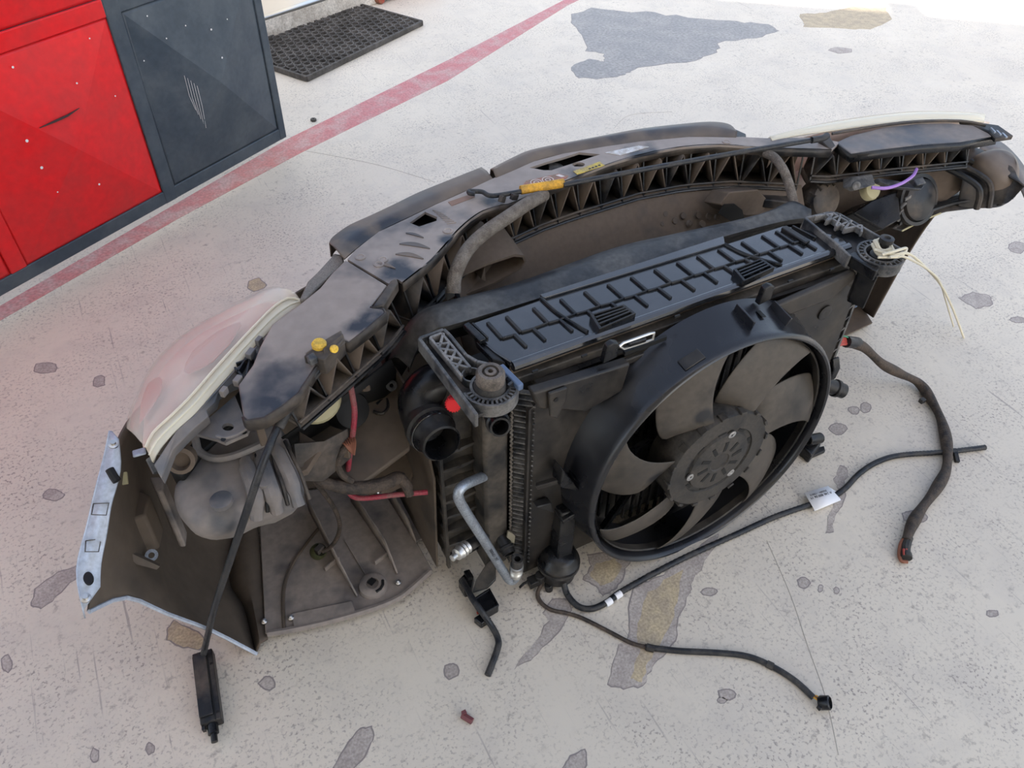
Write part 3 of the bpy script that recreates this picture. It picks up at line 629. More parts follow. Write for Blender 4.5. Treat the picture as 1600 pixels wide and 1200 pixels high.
bkL, cL = bracket('radiator_bracket', 'grey-dusted lattice bracket with a round rubber mount at the radiator\'s left', [(745, 650), (655, 530), (693, 516), (702, 524), (728, 556), (745, 566), (778, 574)], (766, 603), [((672, 531), (722, 592)), ((690, 524), (735, 578)), ((672, 531), (690, 524)), ((680, 541), (702, 540)), ((693, 524), (686, 548)), ((702, 540), (694, 559)), ((686, 548), (712, 552)), ((712, 552), (703, 570)), ((694, 559), (722, 565)), ((722, 565), (712, 580)), ((703, 570), (732, 578))], .026, Z(740, 600, .5), [(655, 530), (693, 516), (728, 556), (778, 574), (800, 600), (790, 630), (745, 650)], -185, 62)
part('rubber_mount', MB().lathe([(.026, -.016), (.0255, -.002), (.022, .008), (.0205, .012)], cL, (0, 0, 1), 36), M_rub, bkL, ang=45)
part('mount_cap', MB().lathe([(.0215, .010), (.0212, .026), (.018, .030), (.0125, .030), (.012, .024), (.009, .024), (.0085, .030), (.004, .030), (.0035, .022), (0, .022)], cL, (0, 0, 1), 36), mat('brown_rubber', (.05, .043, .037), .5, dust=(.15, .125, .105), amt=.6, scale=50), bkL, ang=45)
part('round_hole', MB().lathe([(.0155, .004), (.0155, -.012), (.013, -.012), (.013, .004), (.0155, .004)], Z(737, 588, .562), (0, 0, 1), 28), M_gdust, bkL)
part('round_hole_floor', MB().lathe([(0, -.010), (.0135, -.010)], Z(737, 588, .562), (0, 0, 1), 24), M_dark, bkL)
part('clip', MB().bar(Z(782, 574, .57), Z(814, 606, .57), .010, .012), M_bluecon, bkL, bevel=.002)
for k in range(3): part('clip_rib', MB().bar(Z(776+9*k, 588+9*k, .568), Z(783+9*k, 582+9*k, .568), .004, .012), M_gdust, bkL)
bkR, cR = bracket('radiator_bracket', 'lattice bracket tied with cream string at the radiator\'s right end', [(1328, 402), (1310, 385), (1258, 342), (1296, 333), (1310, 335), (1410, 392), (1408, 408)], (1376, 396), [((1272, 341), (1300, 337)), ((1285, 336), (1318, 357)), ((1300, 336), (1345, 362)), ((1290, 348), (1312, 340)), ((1305, 357), (1330, 348)), ((1318, 361), (1345, 355)), ((1300, 338), (1290, 348)), ((1312, 342), (1305, 356)), ((1328, 349), (1318, 361)), ((1345, 355), (1345, 366))], .026, Z(1340, 390, .5), [(1258, 342), (1310, 335), (1410, 392), (1405, 408), (1362, 420), (1328, 402)])
part('rubber_mount', MB().lathe([(.018, -.014), (.018, -.002), (.009, .006), (.008, .024), (.0125, .025), (.0125, .033), (.006, .034), (.004, .030), (0, .030)], cR, (0, 0, 1), 28), M_rub, bkR)
part('side_plate', MB().prism(ZZ((1326, 398, .565), (1334, 392, .565), (1374, 412, .565), (1374, 420, .565), (1370, 424, .565)), (0, 0, -.022)), M_black, bkR, bevel=.002)
part('leg', MB().prism(ZZ((1345, 412, .55), (1375, 424, .55), (1372, 432, .55), (1345, 420, .55)), (0, 0, -.075)), M_black, bkR, bevel=.002)
# string tied round the right mount
st1 = [cR+V((0, 0, .012))+V((math.cos(a)*.018, math.sin(a)*.018, .004*math.sin(3*a))) for a in [k*.5 for k in range(14)]]
sg = thing('string', 'cream cotton string knotted round the bracket and trailing to the floor', 'string', Z(1450, 470, 0))
part('coil', MB().tube(st1, .0042, 6, sm=2), M_string, sg)
part('coil', MB().tube([p+V((.001, 0, .007)) for p in st1[:10]], .004, 6, sm=2), M_string, sg)
part('strand', MB().tube(ZZ((1366, 390, .585), (1395, 398, .583), (1418, 396, .57))+ZZ((1440, 412, .45), (1470, 445, .25), (1490, 485, .10), (1506, 528, .004)), .0028, 6, sm=6), M_string, sg)
part('strand', MB().tube(ZZ((1372, 402, .58), (1400, 402, .58), (1415, 402, .565))+ZZ((1448, 420, .42), (1468, 440, .28), (1478, 470, .12), (1490, 510, .004)), .0024, 6, sm=6), M_string, sg)
part('bow', MB().tube(ZZ((1378, 398, .586), (1400, 392, .59), (1416, 388, .58), (1410, 398, .58), (1390, 402, .585)), .0028, 6, sm=5), M_string, sg)
# ================================================================== bumper
def lerpz(a, n): return a
cols_b = [
 [(-.505, .06, .0), (-.558, .08, .1), (-.605, .078, .2), (-.640, .07, .29), (-.680, .032, .342)],
 [(-.50, .16, .0), (-.580, .15, .12), (-.606, .142, .24), (-.622, .13, .34), (-.632, .118, .403)],
 [(-.51, .235, .0), (-.582, .24, .13), (-.588, .232, .26), (-.588, .222, .38), (-.580, .212, .462)],
 [(-.47, .34, .0), (-.54, .37, .11), (-.54, .37, .22), (-.53, .36, .33), (-.51, .35, .42)],
 [(-.32, .44, .0), (-.35, .49, .11), (-.35, .49, .22), (-.34, .48, .33), (-.33, .46, .42)],
 [(.0, .55, .0), (.0, .57, .12), (.0, .57, .24), (.0, .56, .36), (.0, .53, .47)],
 [(.36, .57, .0), (.36, .60, .13), (.36, .60, .26), (.36, .59, .39), (.36, .56, .52)],
 [(.72, .55, .0), (.72, .57, .12), (.72, .57, .24), (.72, .56, .36), (.72, .53, .47)],
 [(1.06, .48, .0), (1.07, .49, .11), (1.07, .49, .22), (1.06, .48, .33), (1.05, .46, .42)],
 [(1.25, .37, .0), (1.27, .37, .11), (1.27, .37, .22), (1.27, .36, .33), (1.26, .35, .43)],
 [(1.265, .30, .01), (1.28, .30, .12), (1.28, .29, .24), (1.285, .28, .34), (1.28, .26, .42)],
 [(1.245, .236, .03), (1.25, .234, .12), (1.25, .226, .24), (1.25, .215, .33), (1.25, .20, .40)],
]
rws = list(zip(*cols_b)); rws = [cat(r, 5) for r in rws]
cl2 = [cat(list(c), 3) for c in zip(*rws)]
bump = thing('bumper', 'dust-brown car bumper shell seen from inside, wheel-arch edge towards the camera', 'bumper', V((.36, .4, 0)))
part('shell', MB().grid(cl2), M_bumper, bump, solid=.004, ang=60)
edge_ = cl2[0]
bl0 = cat([c[0] for c in cols_b[:5]], 5)
bl1 = [Z(*p, .012) for p in [(418, 1000), (417, 985), (414, 960), (411, 930), (409, 900), (407, 870), (405, 840), (404, 810), (440, 775), (480, 765), (520, 760)]]
bl1 = cat(bl1, 2); bl1 = bl1[:len(bl0)]
part('bottom_lip', MB().grid([bl0, [a.lerp(b, .5)+V((0, 0, .012)) for a, b in zip(bl0, bl1)], bl1]), M_bumper, bump, solid=.003, ang=60)
part('arch_edge', MB().tube(edge_, .0035, 6), M_flange, bump)
fo = ZZ((172, 673, .492), (163, 715, .47), (150, 765, .45), (137, 820, .415), (121, 890, .385), (131, 953, .36))
fi = ZZ((183, 686, .492), (187, 735, .465), (172, 792, .44), (165, 835, .415), (158, 880, .385), (157, 917, .362))
fo_, fi_ = cat(fo, 4), cat(fi, 4)
fln = part('flange', MB().grid([fo_, fi_]), M_flange, bump, solid=-.003, label='silver-grey mounting flange')
part('flange_lip', MB().grid([fo_, [p+V((-.004, 0, -.02)) for p in fo_]]), M_flange, fln, solid=.002)
for pts, z in (([(146, 787), (170, 786), (166, 805), (143, 804)], .44), ([(134, 845), (158, 842), (154, 862), (133, 862)], .402)):
    P = [Z(u, v, z+.004) for u, v in pts]
    part('window_recess', MB().tube(P+[P[0]], .0011, 4), M_gdust, fln)
sl = [Z(139+8*math.cos(t), 905+10*math.sin(t), .380) for t in [k*math.pi/8 for k in range(16)]]
part('slot', MB().prism(sl, (0, 0, .003)), M_dark, fln)
part('hook_slot', MB().tube(ZZ((171, 733, .4725), (178, 745, .466), (183, 752, .462)), .006, 8), M_dark, fln)
for (u, v, z) in ((177, 695, .495), (134, 935, .375)):
    part('stud', MB().lathe([(.007, 0), (.007, .003), (.004, .004), (.0035, .009), (0, .009)], Z(u, v, z), (.2, -.3, 1), 14), M_steel, fln)
# inner brackets of the wing
part('guide', MB().prism(ZZ((232, 815, .25), (257, 826, .25), (250, 858, .25), (222, 868, .25), (214, 862, .25)), (0, .02, .07)), M_bumper, bump, bevel=.004)
part('guide', MB().prism(ZZ((270, 832, .22), (293, 832, .22), (291, 855, .22), (282, 856, .22)), (0, .03, .12)), M_tray, bump, bevel=.003)
part('torn_edge', MB().prism(ZZ((155, 872, .33), (197, 845, .32), (200, 862, .31), (228, 875, .29), (250, 885, .28), (245, 890, .28), (205, 880, .29), (185, 870, .31)), (0, .01, -.006)), M_bumper, bump)
part('washer', MB().lathe([(.005, 0), (.010, 0), (.010, .002), (.005, .002), (.005, 0)], Z(237, 868, .27), (0, -.4, 1), 16), M_alu, bump)
part('clip', MB().bar(Z(193, 738, .40), Z(195, 757, .39), .010, .006), M_cream, bump, bevel=.001)
part('tab', MB().bar(Z(207, 710, .45), Z(228, 704, .45), .014, .004), M_flange, bump, bevel=.002)
# lower tray with fins
tray_px = [(405, 800), (415, 992), (432, 990), (455, 988), (510, 975), (560, 962), (600, 948), (632, 932), (676, 893), (651, 848), (691, 830), (665, 770), (540, 760), (470, 770)]
ty = [Z(u, v, .015) for u, v in tray_px]
tray = part('lower_tray', MB().prism(ty, (0, 0, .005)), M_tray, bump, bevel=.002)
hem = ZZ((418, 990, .022), (455, 984, .022), (510, 972, .022), (560, 958, .022), (602, 944, .022), (632, 928, .022), (672, 893, .022))
part('hem', MB().tube(hem, .006, 7, sm=3), M_tray, tray)
part('hem_strip', MB().prism(ZZ((455, 960, .021), (550, 940, .021), (556, 958, .021), (460, 984, .021)), (0, 0, .005)), M_tray, tray, bevel=.002)
for pts in ([(484, 796), (500, 826), (525, 875), (559, 932)], [(550, 782), (575, 818), (605, 862), (622, 897)], [(608, 778), (625, 805), (640, 830), (651, 848)]):
    P = [Z(u, v, .02) for u, v in pts]; hgt = [.055, .05, .042, .008]
    part('fin', MB().grid([P, [p+V((0, 0, h)) for p, h in zip(P, hgt)]]), M_tray, tray, solid=.003)
part('cross_rib', MB().bar(Z(508, 890, .026), Z(530, 872, .026), .003, .012), M_tray, tray)
part('cross_rib', MB().bar(Z(586, 880, .026), Z(608, 864, .026), .003, .012), M_tray, tray)
part('long_rib', MB().bar(Z(540, 845, .022), Z(575, 903, .022), .004, .006), M_tray, tray)
part('curved_bead', MB().tube(ZZ((497, 826, .022), (478, 850, .022), (455, 885, .022), (443, 925, .022), (444, 985, .022)), .0035, 6, sm=5), M_bumper, tray)
bc = Z(583, 917, .02)
part('boss', MB().lathe([(.028, 0), (.026, .010), (.020, .013), (.012, .013), (.012, .006), (0, .006)], bc, (0, 0, 1), 28), M_tray, tray)
part('boss_hole', MB().box(bc+V((0, .004, .0135)), (.014, .012, .002), Matrix.Rotation(.5, 3, 'Z')), M_dark, tray)
part('boss_slot', MB().tube([bc+V((.02*math.cos(a), .02*math.sin(a), .0125)) for a in (-1.6, -1.1, -.6, -.1)], .003, 6), M_dark, tray)
for (u, v) in ((455, 966), (622, 911), (413, 972)):
    part('clip_stud', MB().lathe([(.006, 0), (.0055, .005), (.003, .006), (.003, .011), (0, .012)], Z(u, v, .022), (0, -.2, 1), 12), M_steel, tray)
# right wing detail
part('wing_bolt_hole', MB().lathe([(0, .001), (.008, .001), (.008, 0)], Z(1332, 515, .015), (0, 0, 1), 14), M_dark, bump)
part('right_tray', MB().prism(ZZ((1290, 540, .012), (1362, 506, .012), (1340, 470, .012), (1290, 500, .012)), (0, 0, .005)), M_brown, bump)
rf = ZZ((1540, 215, .50), (1565, 222, .50), (1590, 245, .49), (1610, 275, .47), (1620, 300, .46))
rf2 = ZZ((1530, 232, .50), (1560, 240, .50), (1578, 262, .49), (1595, 292, .47), (1605, 315, .46))
part('flange', MB().grid([cat(rf, 4), cat(rf2, 4)]), M_duct, bump, solid=-.004)
# inner brown panel below the carrier
EDGE = [(-.42, .03), (-.399, .045), (-.328, .08), (-.229, .137), (-.159, .178), (-.10, .228), (-.031, .272), (.045, .328), (.129, .366), (.248, .392), (.322, .400), (.491, .408), (.60, .395), (.702, .365), (.79, .315), (.877, .262), (1.049, .222), (1.248, .168)]
def ed(x):
    for (x0, y0), (x1, y1) in zip(EDGE, EDGE[1:]):
        if x0 <= x <= x1: return y0+(y1-y0)*(x-x0)/(x1-x0)
    return EDGE[0][1] if x < EDGE[0][0] else EDGE[-1][1]
xs = [.0+.04*k for k in range(22)]
ip = thing('air_guide_panel', 'dust-brown inner panel with finger marks between seal and ribbed carrier', 'panel', V((.4, .4, .1)))
part('sheet', MB().grid([[V((x, ed(x)+.004, .51)) for x in xs], [V((x, ed(x)-.03, .46)) for x in xs], [V((x, ed(x)-.09, .38)) for x in xs], [V((x, ed(x)-.13, .26)) for x in xs]]), M_brown, ip, solid=.003)
M_mark = mat('wiped_finger_mark', (.085, .066, .052), .6)
for (u, v) in ((1040, 334), (1055, 345), (1068, 337), (1078, 349), (1092, 336), (1108, 338), (1035, 350), (1098, 350), (1121, 339), (1008, 361)):
    c = Yp(u, v, .40); c.y = ed(c.x)+.001; c2 = hit(u, v, (0, .82, -.57), .82*(ed(c.x)-.03)-.57*.46); n_m = V((0, -.82, .57)).normalized()
    part('finger_mark', MB().lathe([(0, .0012), (.007*random.uniform(.5, 1.1), .0012), (.008, -.002)], c2, n_m, 12), M_mark, ip)
# snorkel on the left of the panel
ds = [Yp(u, v, .30) for u, v in [(708, 440), (726, 428), (760, 412), (805, 397), (819, 399), (822, 408), (815, 420), (770, 446), (722, 466), (712, 462)]]
di = [sum(ds, V())/len(ds)+(p-sum(ds, V())/len(ds))*V((.94, .94, .80)).x for p in ds]
cds = sum(ds, V())/len(ds); di = [V((cds.x+(p.x-cds.x)*.95, p.y, cds.z+(p.z-cds.z)*.82)) for p in ds]
dk = [V((cds.x+(p.x-cds.x)*1.0, p.y+.09, cds.z+(p.z-cds.z)*1.2+.01)) for p in ds]
sn_ = part('intake_mouth', MB().grid([dk, ds, di, [p+V((0, .06, 0)) for p in di]], True), M_brown, ip, ang=50)
part('intake_floor', MB().prism([p+V((0, .06, 0)) for p in di], (0, .002, 0)), M_bumper, sn_)
part('intake_vane', MB().prism([Yp(757, 418, .30), Yp(759, 440, .30), Yp(752, 436, .30)], (0, .05, 0)), M_brown, sn_)
# right deflector with a dark hole
part('deflector', MB().prism([Yp(u, v, .30) for u, v in [(1125, 320), (1140, 300), (1185, 296), (1200, 312), (1196, 334), (1165, 338), (1140, 330)]], (0, .05, -.02)), M_brown, ip, bevel=.003)
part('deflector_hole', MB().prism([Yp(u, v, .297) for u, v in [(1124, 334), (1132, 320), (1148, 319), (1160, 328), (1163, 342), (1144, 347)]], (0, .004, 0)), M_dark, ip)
# ================================================================== carrier
car = thing('front_carrier', 'curved plastic front carrier beam with zigzag ribs under the top covers', 'carrier beam', V((.36, .35, .48)))
XS = [-.41+.0333*k for k in range(50)]
def zt(x): return .588-(.03 if x < -.25 else 0)*min(1, (-.25-x)/.15)
def zb(x):
    if x < -.1: return .515
    if x > .83: return .524
    return .502
def cp_(x, z, d=0):
    e0 = .02; tx = V((2*e0, ed(x+e0)-ed(x-e0), 0)).normalized(); nn = V((-tx.y, tx.x, 0)); return V((x, ed(x), z))+nn*d
for x0, x1 in ((-.335, -.12), (-.09, .83), (.85, 1.22)):
    n = int((x1-x0)/.03); xx = [x0+(x1-x0)*k/n for k in range(n+1)]
    part('web', MB().grid([[cp_(x, zb(x), .055) for x in xx], [cp_(x, zt(x)-.004, .045) for x in xx]]), M_brown, car, solid=.003)
    part('lower_flange', MB().grid([[cp_(x, zb(x), -.004) for x in xx], [cp_(x, zb(x), .058) for x in xx]]), M_blackd, car, solid=.004)
    part('flange_bead', MB().tube([cp_(x, zb(x)+.012, -.003) for x in xx], .0025, 6), M_blackd, car)
    part('flange_bead', MB().tube([cp_(x, zb(x), -.006) for x in xx], .003, 6), M_black, car)
    nr = int((x1-x0)/.052); dx = (x1-x0)/nr
    for k in range(nr):
        xa, xb = x0+k*dx, x0+(k+1)*dx; xm = (xa+xb)/2
        for (p, q_) in (((xa, zb(xa)), (xm, zt(xm)-.006)), ((xm, zt(xm)-.006), (xb, zb(xb)))):
            A_, B_ = cp_(p[0], p[1], -.002), cp_(q_[0], q_[1], -.002); A2, B2 = cp_(p[0], p[1], .052), cp_(q_[0], q_[1], .052)
            part('rib', MB().add([A_, B_, B2, A2], [(0, 1, 2, 3)]), M_brown if k % 3 else M_blackd, car, solid=.0028)
    for k in range(nr+1):
        xa = x0+k*dx; part('rib_post', MB().bar(cp_(xa, zb(xa), -.003), cp_(xa, zt(xa)-.01, .02), .003, .004), M_black, car)
# braces of the carrier down to the pack, left and right
part('brace', MB().prism([Z(u, v, .49) for u, v in [(1148, 250), (1162, 258), (1205, 300), (1240, 305), (1235, 316), (1195, 312), (1160, 283), (1148, 278)]], (0, 0, -.02)), M_blackd, car, bevel=.003)
part('brace_boss', MB().lathe([(0, .004), (.005, .004), (.011, .003), (.011, 0)], Z(1218, 293, .50), (0, 0, 1), 16), M_blackd, car)
part('left_stay', MB().prism([Z(u, v, .50) for u, v in [(684, 402), (690, 400), (712, 440), (722, 470), (716, 472), (704, 446)]], (0, 0, -.03)), M_blackd, car, bevel=.002)
part('left_wall', MB().grid([[V((-.08, .17, .50)), V((-.06, .22, .50)), V((-.03, .26, .50))], [V((-.1, .15, .2)), V((-.07, .2, .2)), V((-.03, .26, .2))]]), M_brown, car, solid=.004)
part('cable_clip', MB().box(Z(703, 456, .525), (.018, .006, .026), Matrix.Rotation(.3, 3, 'Z')), M_alu2, car, bevel=.001, label='small pale metal cable clip')
# long dark shelf under the left end
part('left_tray', MB().prism(ZZ((445, 690, .36), (520, 620, .38), (600, 560, .38), (640, 640, .36), (640, 700, .34), (560, 760, .32), (470, 740, .34)), (0, 0, -.01)), M_bumper, car, bevel=.003)
part('left_post', MB().prism(ZZ((602, 552, .45), (618, 548, .45), (622, 640, .30), (606, 645, .30)), (0, .02, -.02)), M_blackd, car, bevel=.003)
part('post_eye', MB().lathe([(.004, 0), (.010, 0), (.010, .004), (.004, .004), (.004, 0)], Z(611, 602, .395), (0, -1, .6), 18), M_gdust, car)
part('left_deep_wall', MB().grid([[Z(430, 690, .44), Z(560, 600, .46), Z(610, 560, .47)], [V((-.38, .22, .30)), V((-.2, .28, .26)), V((-.08, .30, .22))]]), M_dark, car, solid=.004)
part('left_angle_plate', MB().prism(ZZ((466, 672, .43), (495, 690, .43), (507, 692, .43), (480, 735, .41), (470, 738, .41)), (0, 0, -.012)), M_brown, car, bevel=.002)
part('left_box', MB().prism(ZZ((505, 690, .40), (525, 676, .40), (550, 680, .40), (545, 705, .40), (520, 700, .40)), (0, 0, -.02)), M_brown, car, bevel=.002)
part('left_floor_plate', MB().prism(ZZ((560, 740, .22), (588, 720, .22), (618, 690, .24), (650, 728, .22), (640, 750, .2), (580, 778, .2)), (0, 0, -.012)), M_brown, car, bevel=.002)
for (u, v, z) in ((564, 708, .30), (572, 742, .27), (591, 772, .225)):
    part('screw', MB().lathe([(.006, 0), (.006, .003), (.003, .004), (0, .003)], Z(u, v, z), (0, -.6, 1), 12), M_steel, car)
# ================================================================== top covers
CZ = .600
lc = thing('headlamp_top_cover', 'dusty purple-grey cover plate above the left headlamp with a wiped patch', 'cover', Z(480, 560, .55))
lp = [(540, 406, .60), (520, 425, .60), (500, 450, .60), (470, 474, .597), (450, 487, .595), (425, 507, .59), (407, 540, .585), (395, 570, .58), (372, 602, .575), (380, 650, .57), (386, 656, .57), (412, 652, .572), (440, 634, .575), (465, 614, .58), (490, 575, .585), (496, 568, .586), (478, 552, .588), (530, 518, .592), (534, 530, .592), (545, 534, .592), (572, 513, .597), (601, 488, .60), (598, 483, .60), (578, 480, .60), (605, 446, .60)]
part('panel', MB().prism([Z(*p) for p in lp], (0, 0, -.006)), M_cover, lc, bevel=.002)
rim_ = [Z(*p) for p in lp[9:16]]; part('rim', MB().grid([rim_, [p+V((0, .0, -.020)) for p in rim_]]), M_blackd, lc, solid=.003)
rim_ = [Z(*p) for p in lp[18:24]]; part('rim', MB().grid([rim_, [p+V((0, .0, -.020)) for p in rim_]]), M_blackd, lc, solid=.003)
# yellow buffer block in the notch
bb = thing('buffer_block', 'black clip block with two yellow plugs set in the left cover edge', 'clip block', Z(508, 545, .57))
part('body', MB().prism(ZZ((474, 556, .60), (506, 531, .602), (533, 515, .603), (538, 530, .602), (507, 562, .60)), (0, 0, -.03)), M_blackd, bb, bevel=.002)
part('face', MB().prism(ZZ((505, 545, .606), (536, 521, .606), (540, 536, .596), (508, 564, .594)), (0, .004, -.004)), M_blackd, bb, bevel=.001)
part('plug', MB().lathe([(.010, -.012), (.011, .004), (.008, .008), (0, .009)], Z(499, 540, .602), (0, 0, 1), 20), M_yellow, bb)
part('plug', MB().lathe([(.006, 0), (.006, .004), (0, .005)], Z(521, 545, .606), (.3, -1, .6), 14), M_yellow, bb)
part('end_block', MB().prism(ZZ((478, 556, .604), (490, 549, .604), (496, 558, .604), (484, 564, .604)), (0, 0, -.012)), M_gdust, bb, bevel=.002)
# joint clip between left cover and centre cover
solo('cover_latch', MB().prism(ZZ((580, 480, .603), (600, 476, .603), (622, 440, .603), (619, 434, .603), (610, 438, .603)), (0, 0, -.02)), M_blackd, 'black wedge clip bridging the joint of left and centre covers', 'clip', Z(600, 460, .58), bevel=.003)
cc_ = thing('centre_cover', 'long dusty cover plate over the front carrier with stickers and cut-outs', 'cover', Z(800, 320, .58))
rear = [(607, 443), (621, 436), (630, 442), (652, 425), (675, 406), (696, 383), (715, 361), (735, 343), (755, 330), (780, 322), (802, 317), (850, 296), (887, 282), (950, 257), (1000, 242), (1062, 230), (1125, 226), (1200, 231), (1300, 234), (1312, 222)]
fold = [(555, 391), (575, 375), (592, 362), (635, 342), (680, 320), (725, 300), (772, 280), (807, 286), (860, 262), (945, 229), (1000, 221), (1075, 214), (1105, 214), (1160, 214), (1200, 216), (1275, 215)]
lipo = [(517, 378), (524, 366), (545, 352), (580, 336), (620, 317), (655, 300), (712, 277), (752, 261)]
o1 = [Z(*p, CZ) for p in [(543, 405)]+[(555, 391), (575, 375), (592, 362), (635, 342), (680, 320), (725, 300), (772, 278), (800, 267), (835, 252), (880, 240), (945, 229), (1000, 221), (1075, 214), (1105, 214), (1160, 214), (1200, 216), (1275, 215)]+rear[::-1]]
h1 = ZZ((640, 348, CZ), (664, 331, CZ), (683, 339, CZ), (682, 345, CZ), (655, 354, CZ))
h2 = ZZ((827, 262, CZ), (855, 253, CZ), (880, 246, CZ), (905, 238, CZ), (938, 241, CZ), (905, 252, CZ), (862, 266, CZ), (850, 266, CZ))
h3 = [Z(904+10*math.cos(t), 257+3.6*math.sin(t), CZ) for t in [k*math.pi/7 for k in range(14)]]
pan = part('panel', MB().holed(o1, [h1, h2, h3], (0, 0, -.005)), M_cover, cc_, ang=20)
rr_ = cat([Z(*p, CZ) for p in rear[2:-1]], 3); part('rim', MB().grid([rr_, [p+V((0, 0, -.018)) for p in rr_]]), M_blackd, cc_, solid=.003)
def lip(edge_px, fold_px, z0, z1, bulge):
    A = cat([Z(u, v, z0) for u, v in edge_px], 4); B = cat([Z(u, v, CZ+z1) for u, v in fold_px], 4)
    n = 36
    def rs(P):
        out = []
        for k in range(n):
            t = k/(n-1)*(len(P)-1); i = min(int(t), len(P)-2); out.append(P[i].lerp(P[i+1], t-i))
        return out
    A, B = rs(A), rs(B)
    mid = [a.lerp(b, .5)+V((0, 0, bulge)) for a, b in zip(A, B)]
    dn = [a+V((0, .004, -.03)) for a in A]
    return MB().grid([dn, A, mid, B])
part('front_lip', lip([(514, 380), (520, 370), (545, 352), (580, 336), (620, 317), (655, 300), (712, 277), (752, 261)], [(538, 404), (553, 391), (575, 374), (600, 357), (640, 338), (680, 319), (725, 299), (770, 279)], .597, .0, .004), M_lip, cc_, solid=-.003, ang=50)
part('front_lip', lip([(766, 264), (805, 244), (837, 232), (925, 215), (1000, 201), (1060, 194), (1110, 190), (1140, 194), (1152, 207)], [(775, 278), (808, 264), (840, 250), (880, 240), (945, 229), (1000, 221), (1075, 214), (1105, 214), (1150, 215)], .600, .0, .008), M_lip, cc_, solid=-.003, ang=50)
part('lip_end', MB().prism(ZZ((1146, 200, .60), (1166, 209, .60), (1166, 215, .60), (1148, 214, .60)), (0, 0, -.012)), M_gdust, cc_, bevel=.002)
for (u, v, w_, h_) in ((648, 381, 24, 6), (640, 397, 22, 6), (604, 412, 14, 4), (648, 364, 14, 3)):
    P = [Z(u-w_+2*w_*k/8, v-h_*math.sin(math.pi*k/8)*.9+k*.9, CZ+.0003) for k in range(9)]+[Z(u-w_+2*w_*k/8, v+1-h_*math.sin(math.pi*k/8)*.05+k*.9, CZ+.0003) for k in range(8, -1, -1)]
    part('embossed_wave', MB().prism(P, (0, 0, .0012)), M_lip, cc_)
for (u, v) in ((563, 402), (592, 413), (700, 361), (1135, 222), (598, 406)):
    part('push_pin', MB().lathe([(.009, 0), (.009, .0015), (.006, .002), (.005, .001), (0, .001)], Z(u, v, CZ), (0, 0, 1), 18), M_cover, cc_)
for k in range(8):
    part('moulded_line', MB().bar(Z(676+3.2*k, 328+3.0*k, CZ+.0005), Z(690+3.2*k, 332+2.2*k, CZ+.0005), .002, .0015), M_cover, cc_)
part('lock_flap', MB().prism(ZZ((857, 252, .585), (876, 255, .585), (884, 262, .585), (858, 270, .585)), (0, 0, -.02)), M_gdust, cc_, bevel=.002)
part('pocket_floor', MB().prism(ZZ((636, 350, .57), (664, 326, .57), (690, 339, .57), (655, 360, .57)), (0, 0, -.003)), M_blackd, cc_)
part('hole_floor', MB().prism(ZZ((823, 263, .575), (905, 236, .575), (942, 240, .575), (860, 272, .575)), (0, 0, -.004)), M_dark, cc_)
part('sticker', MB().prism(ZZ((945, 239, CZ), (998, 228, CZ), (1014, 230, CZ), (970, 243, CZ)), (0, 0, .001)), M_silver, cc_, label='faded silver sticker')
st_ = part('sticker', MB().prism(ZZ((895, 268, CZ), (937, 253, CZ), (945, 259, CZ), (902, 273, CZ)), (0, 0, .001)), M_lab_y, cc_, label='faded yellow sticker')
for k in range(4): part('print_line', MB().bar(Z(920+5*k, 264-1.8*k, CZ+.0014), Z(923+5*k, 263-1.8*k, CZ+.0014), .004, .0004), M_ink, st_)
sr_ = part('sticker', MB().prism(ZZ((817, 290, CZ), (822, 283, CZ), (872, 272, CZ), (888, 275, CZ), (885, 279, CZ), (830, 292, CZ)), (0, 0, .001)), M_lab_r, cc_, label='faded red warning sticker')
M_pw = mat('white_print', (.62, .55, .52), .6)
for (u, v) in ((838, 285), (856, 281)):
    c = Z(u, v, CZ+.0012); part('print_ring', MB().lathe([(.010, 0), (.0115, 0), (.0115, .0004), (.010, .0004), (.010, 0)], c, (0, 0, 1), 24), M_pw, sr_)
    part('print_ring', MB().lathe([(.004, 0), (.0055, 0), (.0055, .0004), (.004, .0004), (.004, 0)], c, (0, 0, 1), 20), M_pw, sr_)
part('print_block', MB().prism(ZZ((868, 274, CZ+.0012), (874, 272.5, CZ+.0012), (883, 275.5, CZ+.0012), (877, 277, CZ+.0012)), (0, 0, .0004)), M_pw, sr_)
part('faint_sticker', MB().prism(ZZ((700, 316, CZ), (735, 304, CZ), (742, 308, CZ), (706, 322, CZ)), (0, 0, .0008)), mat('faded_orange_label', (.21, .125, .09), .6), cc_)
part('rod_clip', MB().bar(Z(783, 316, .605), Z(786, 306, .615), .008, .016), M_blackd, cc_, bevel=.001)
part('rod_clip', MB().bar(Z(802, 312, .605), Z(805, 303, .615), .008, .016), M_blackd, cc_, bevel=.001)
# left bare-metal crash element peeking out between cover and headlamp
solo('metal_bracket', MB().prism(ZZ((467, 468, .585), (480, 440, .585), (513, 408, .585), (521, 395, .59), (536, 398, .59), (537, 408, .59), (525, 420, .585), (500, 445, .585), (478, 468, .585)), (0, 0, -.03)), mat('pitted_metal', (.20, .185, .16), .6, metal=.4, dust=(.26, .23, .2), amt=.5, scale=50), 'pitted grey metal bracket peeking out between left headlamp and centre cover', 'bracket', Z(500, 440, .55), bevel=.003)
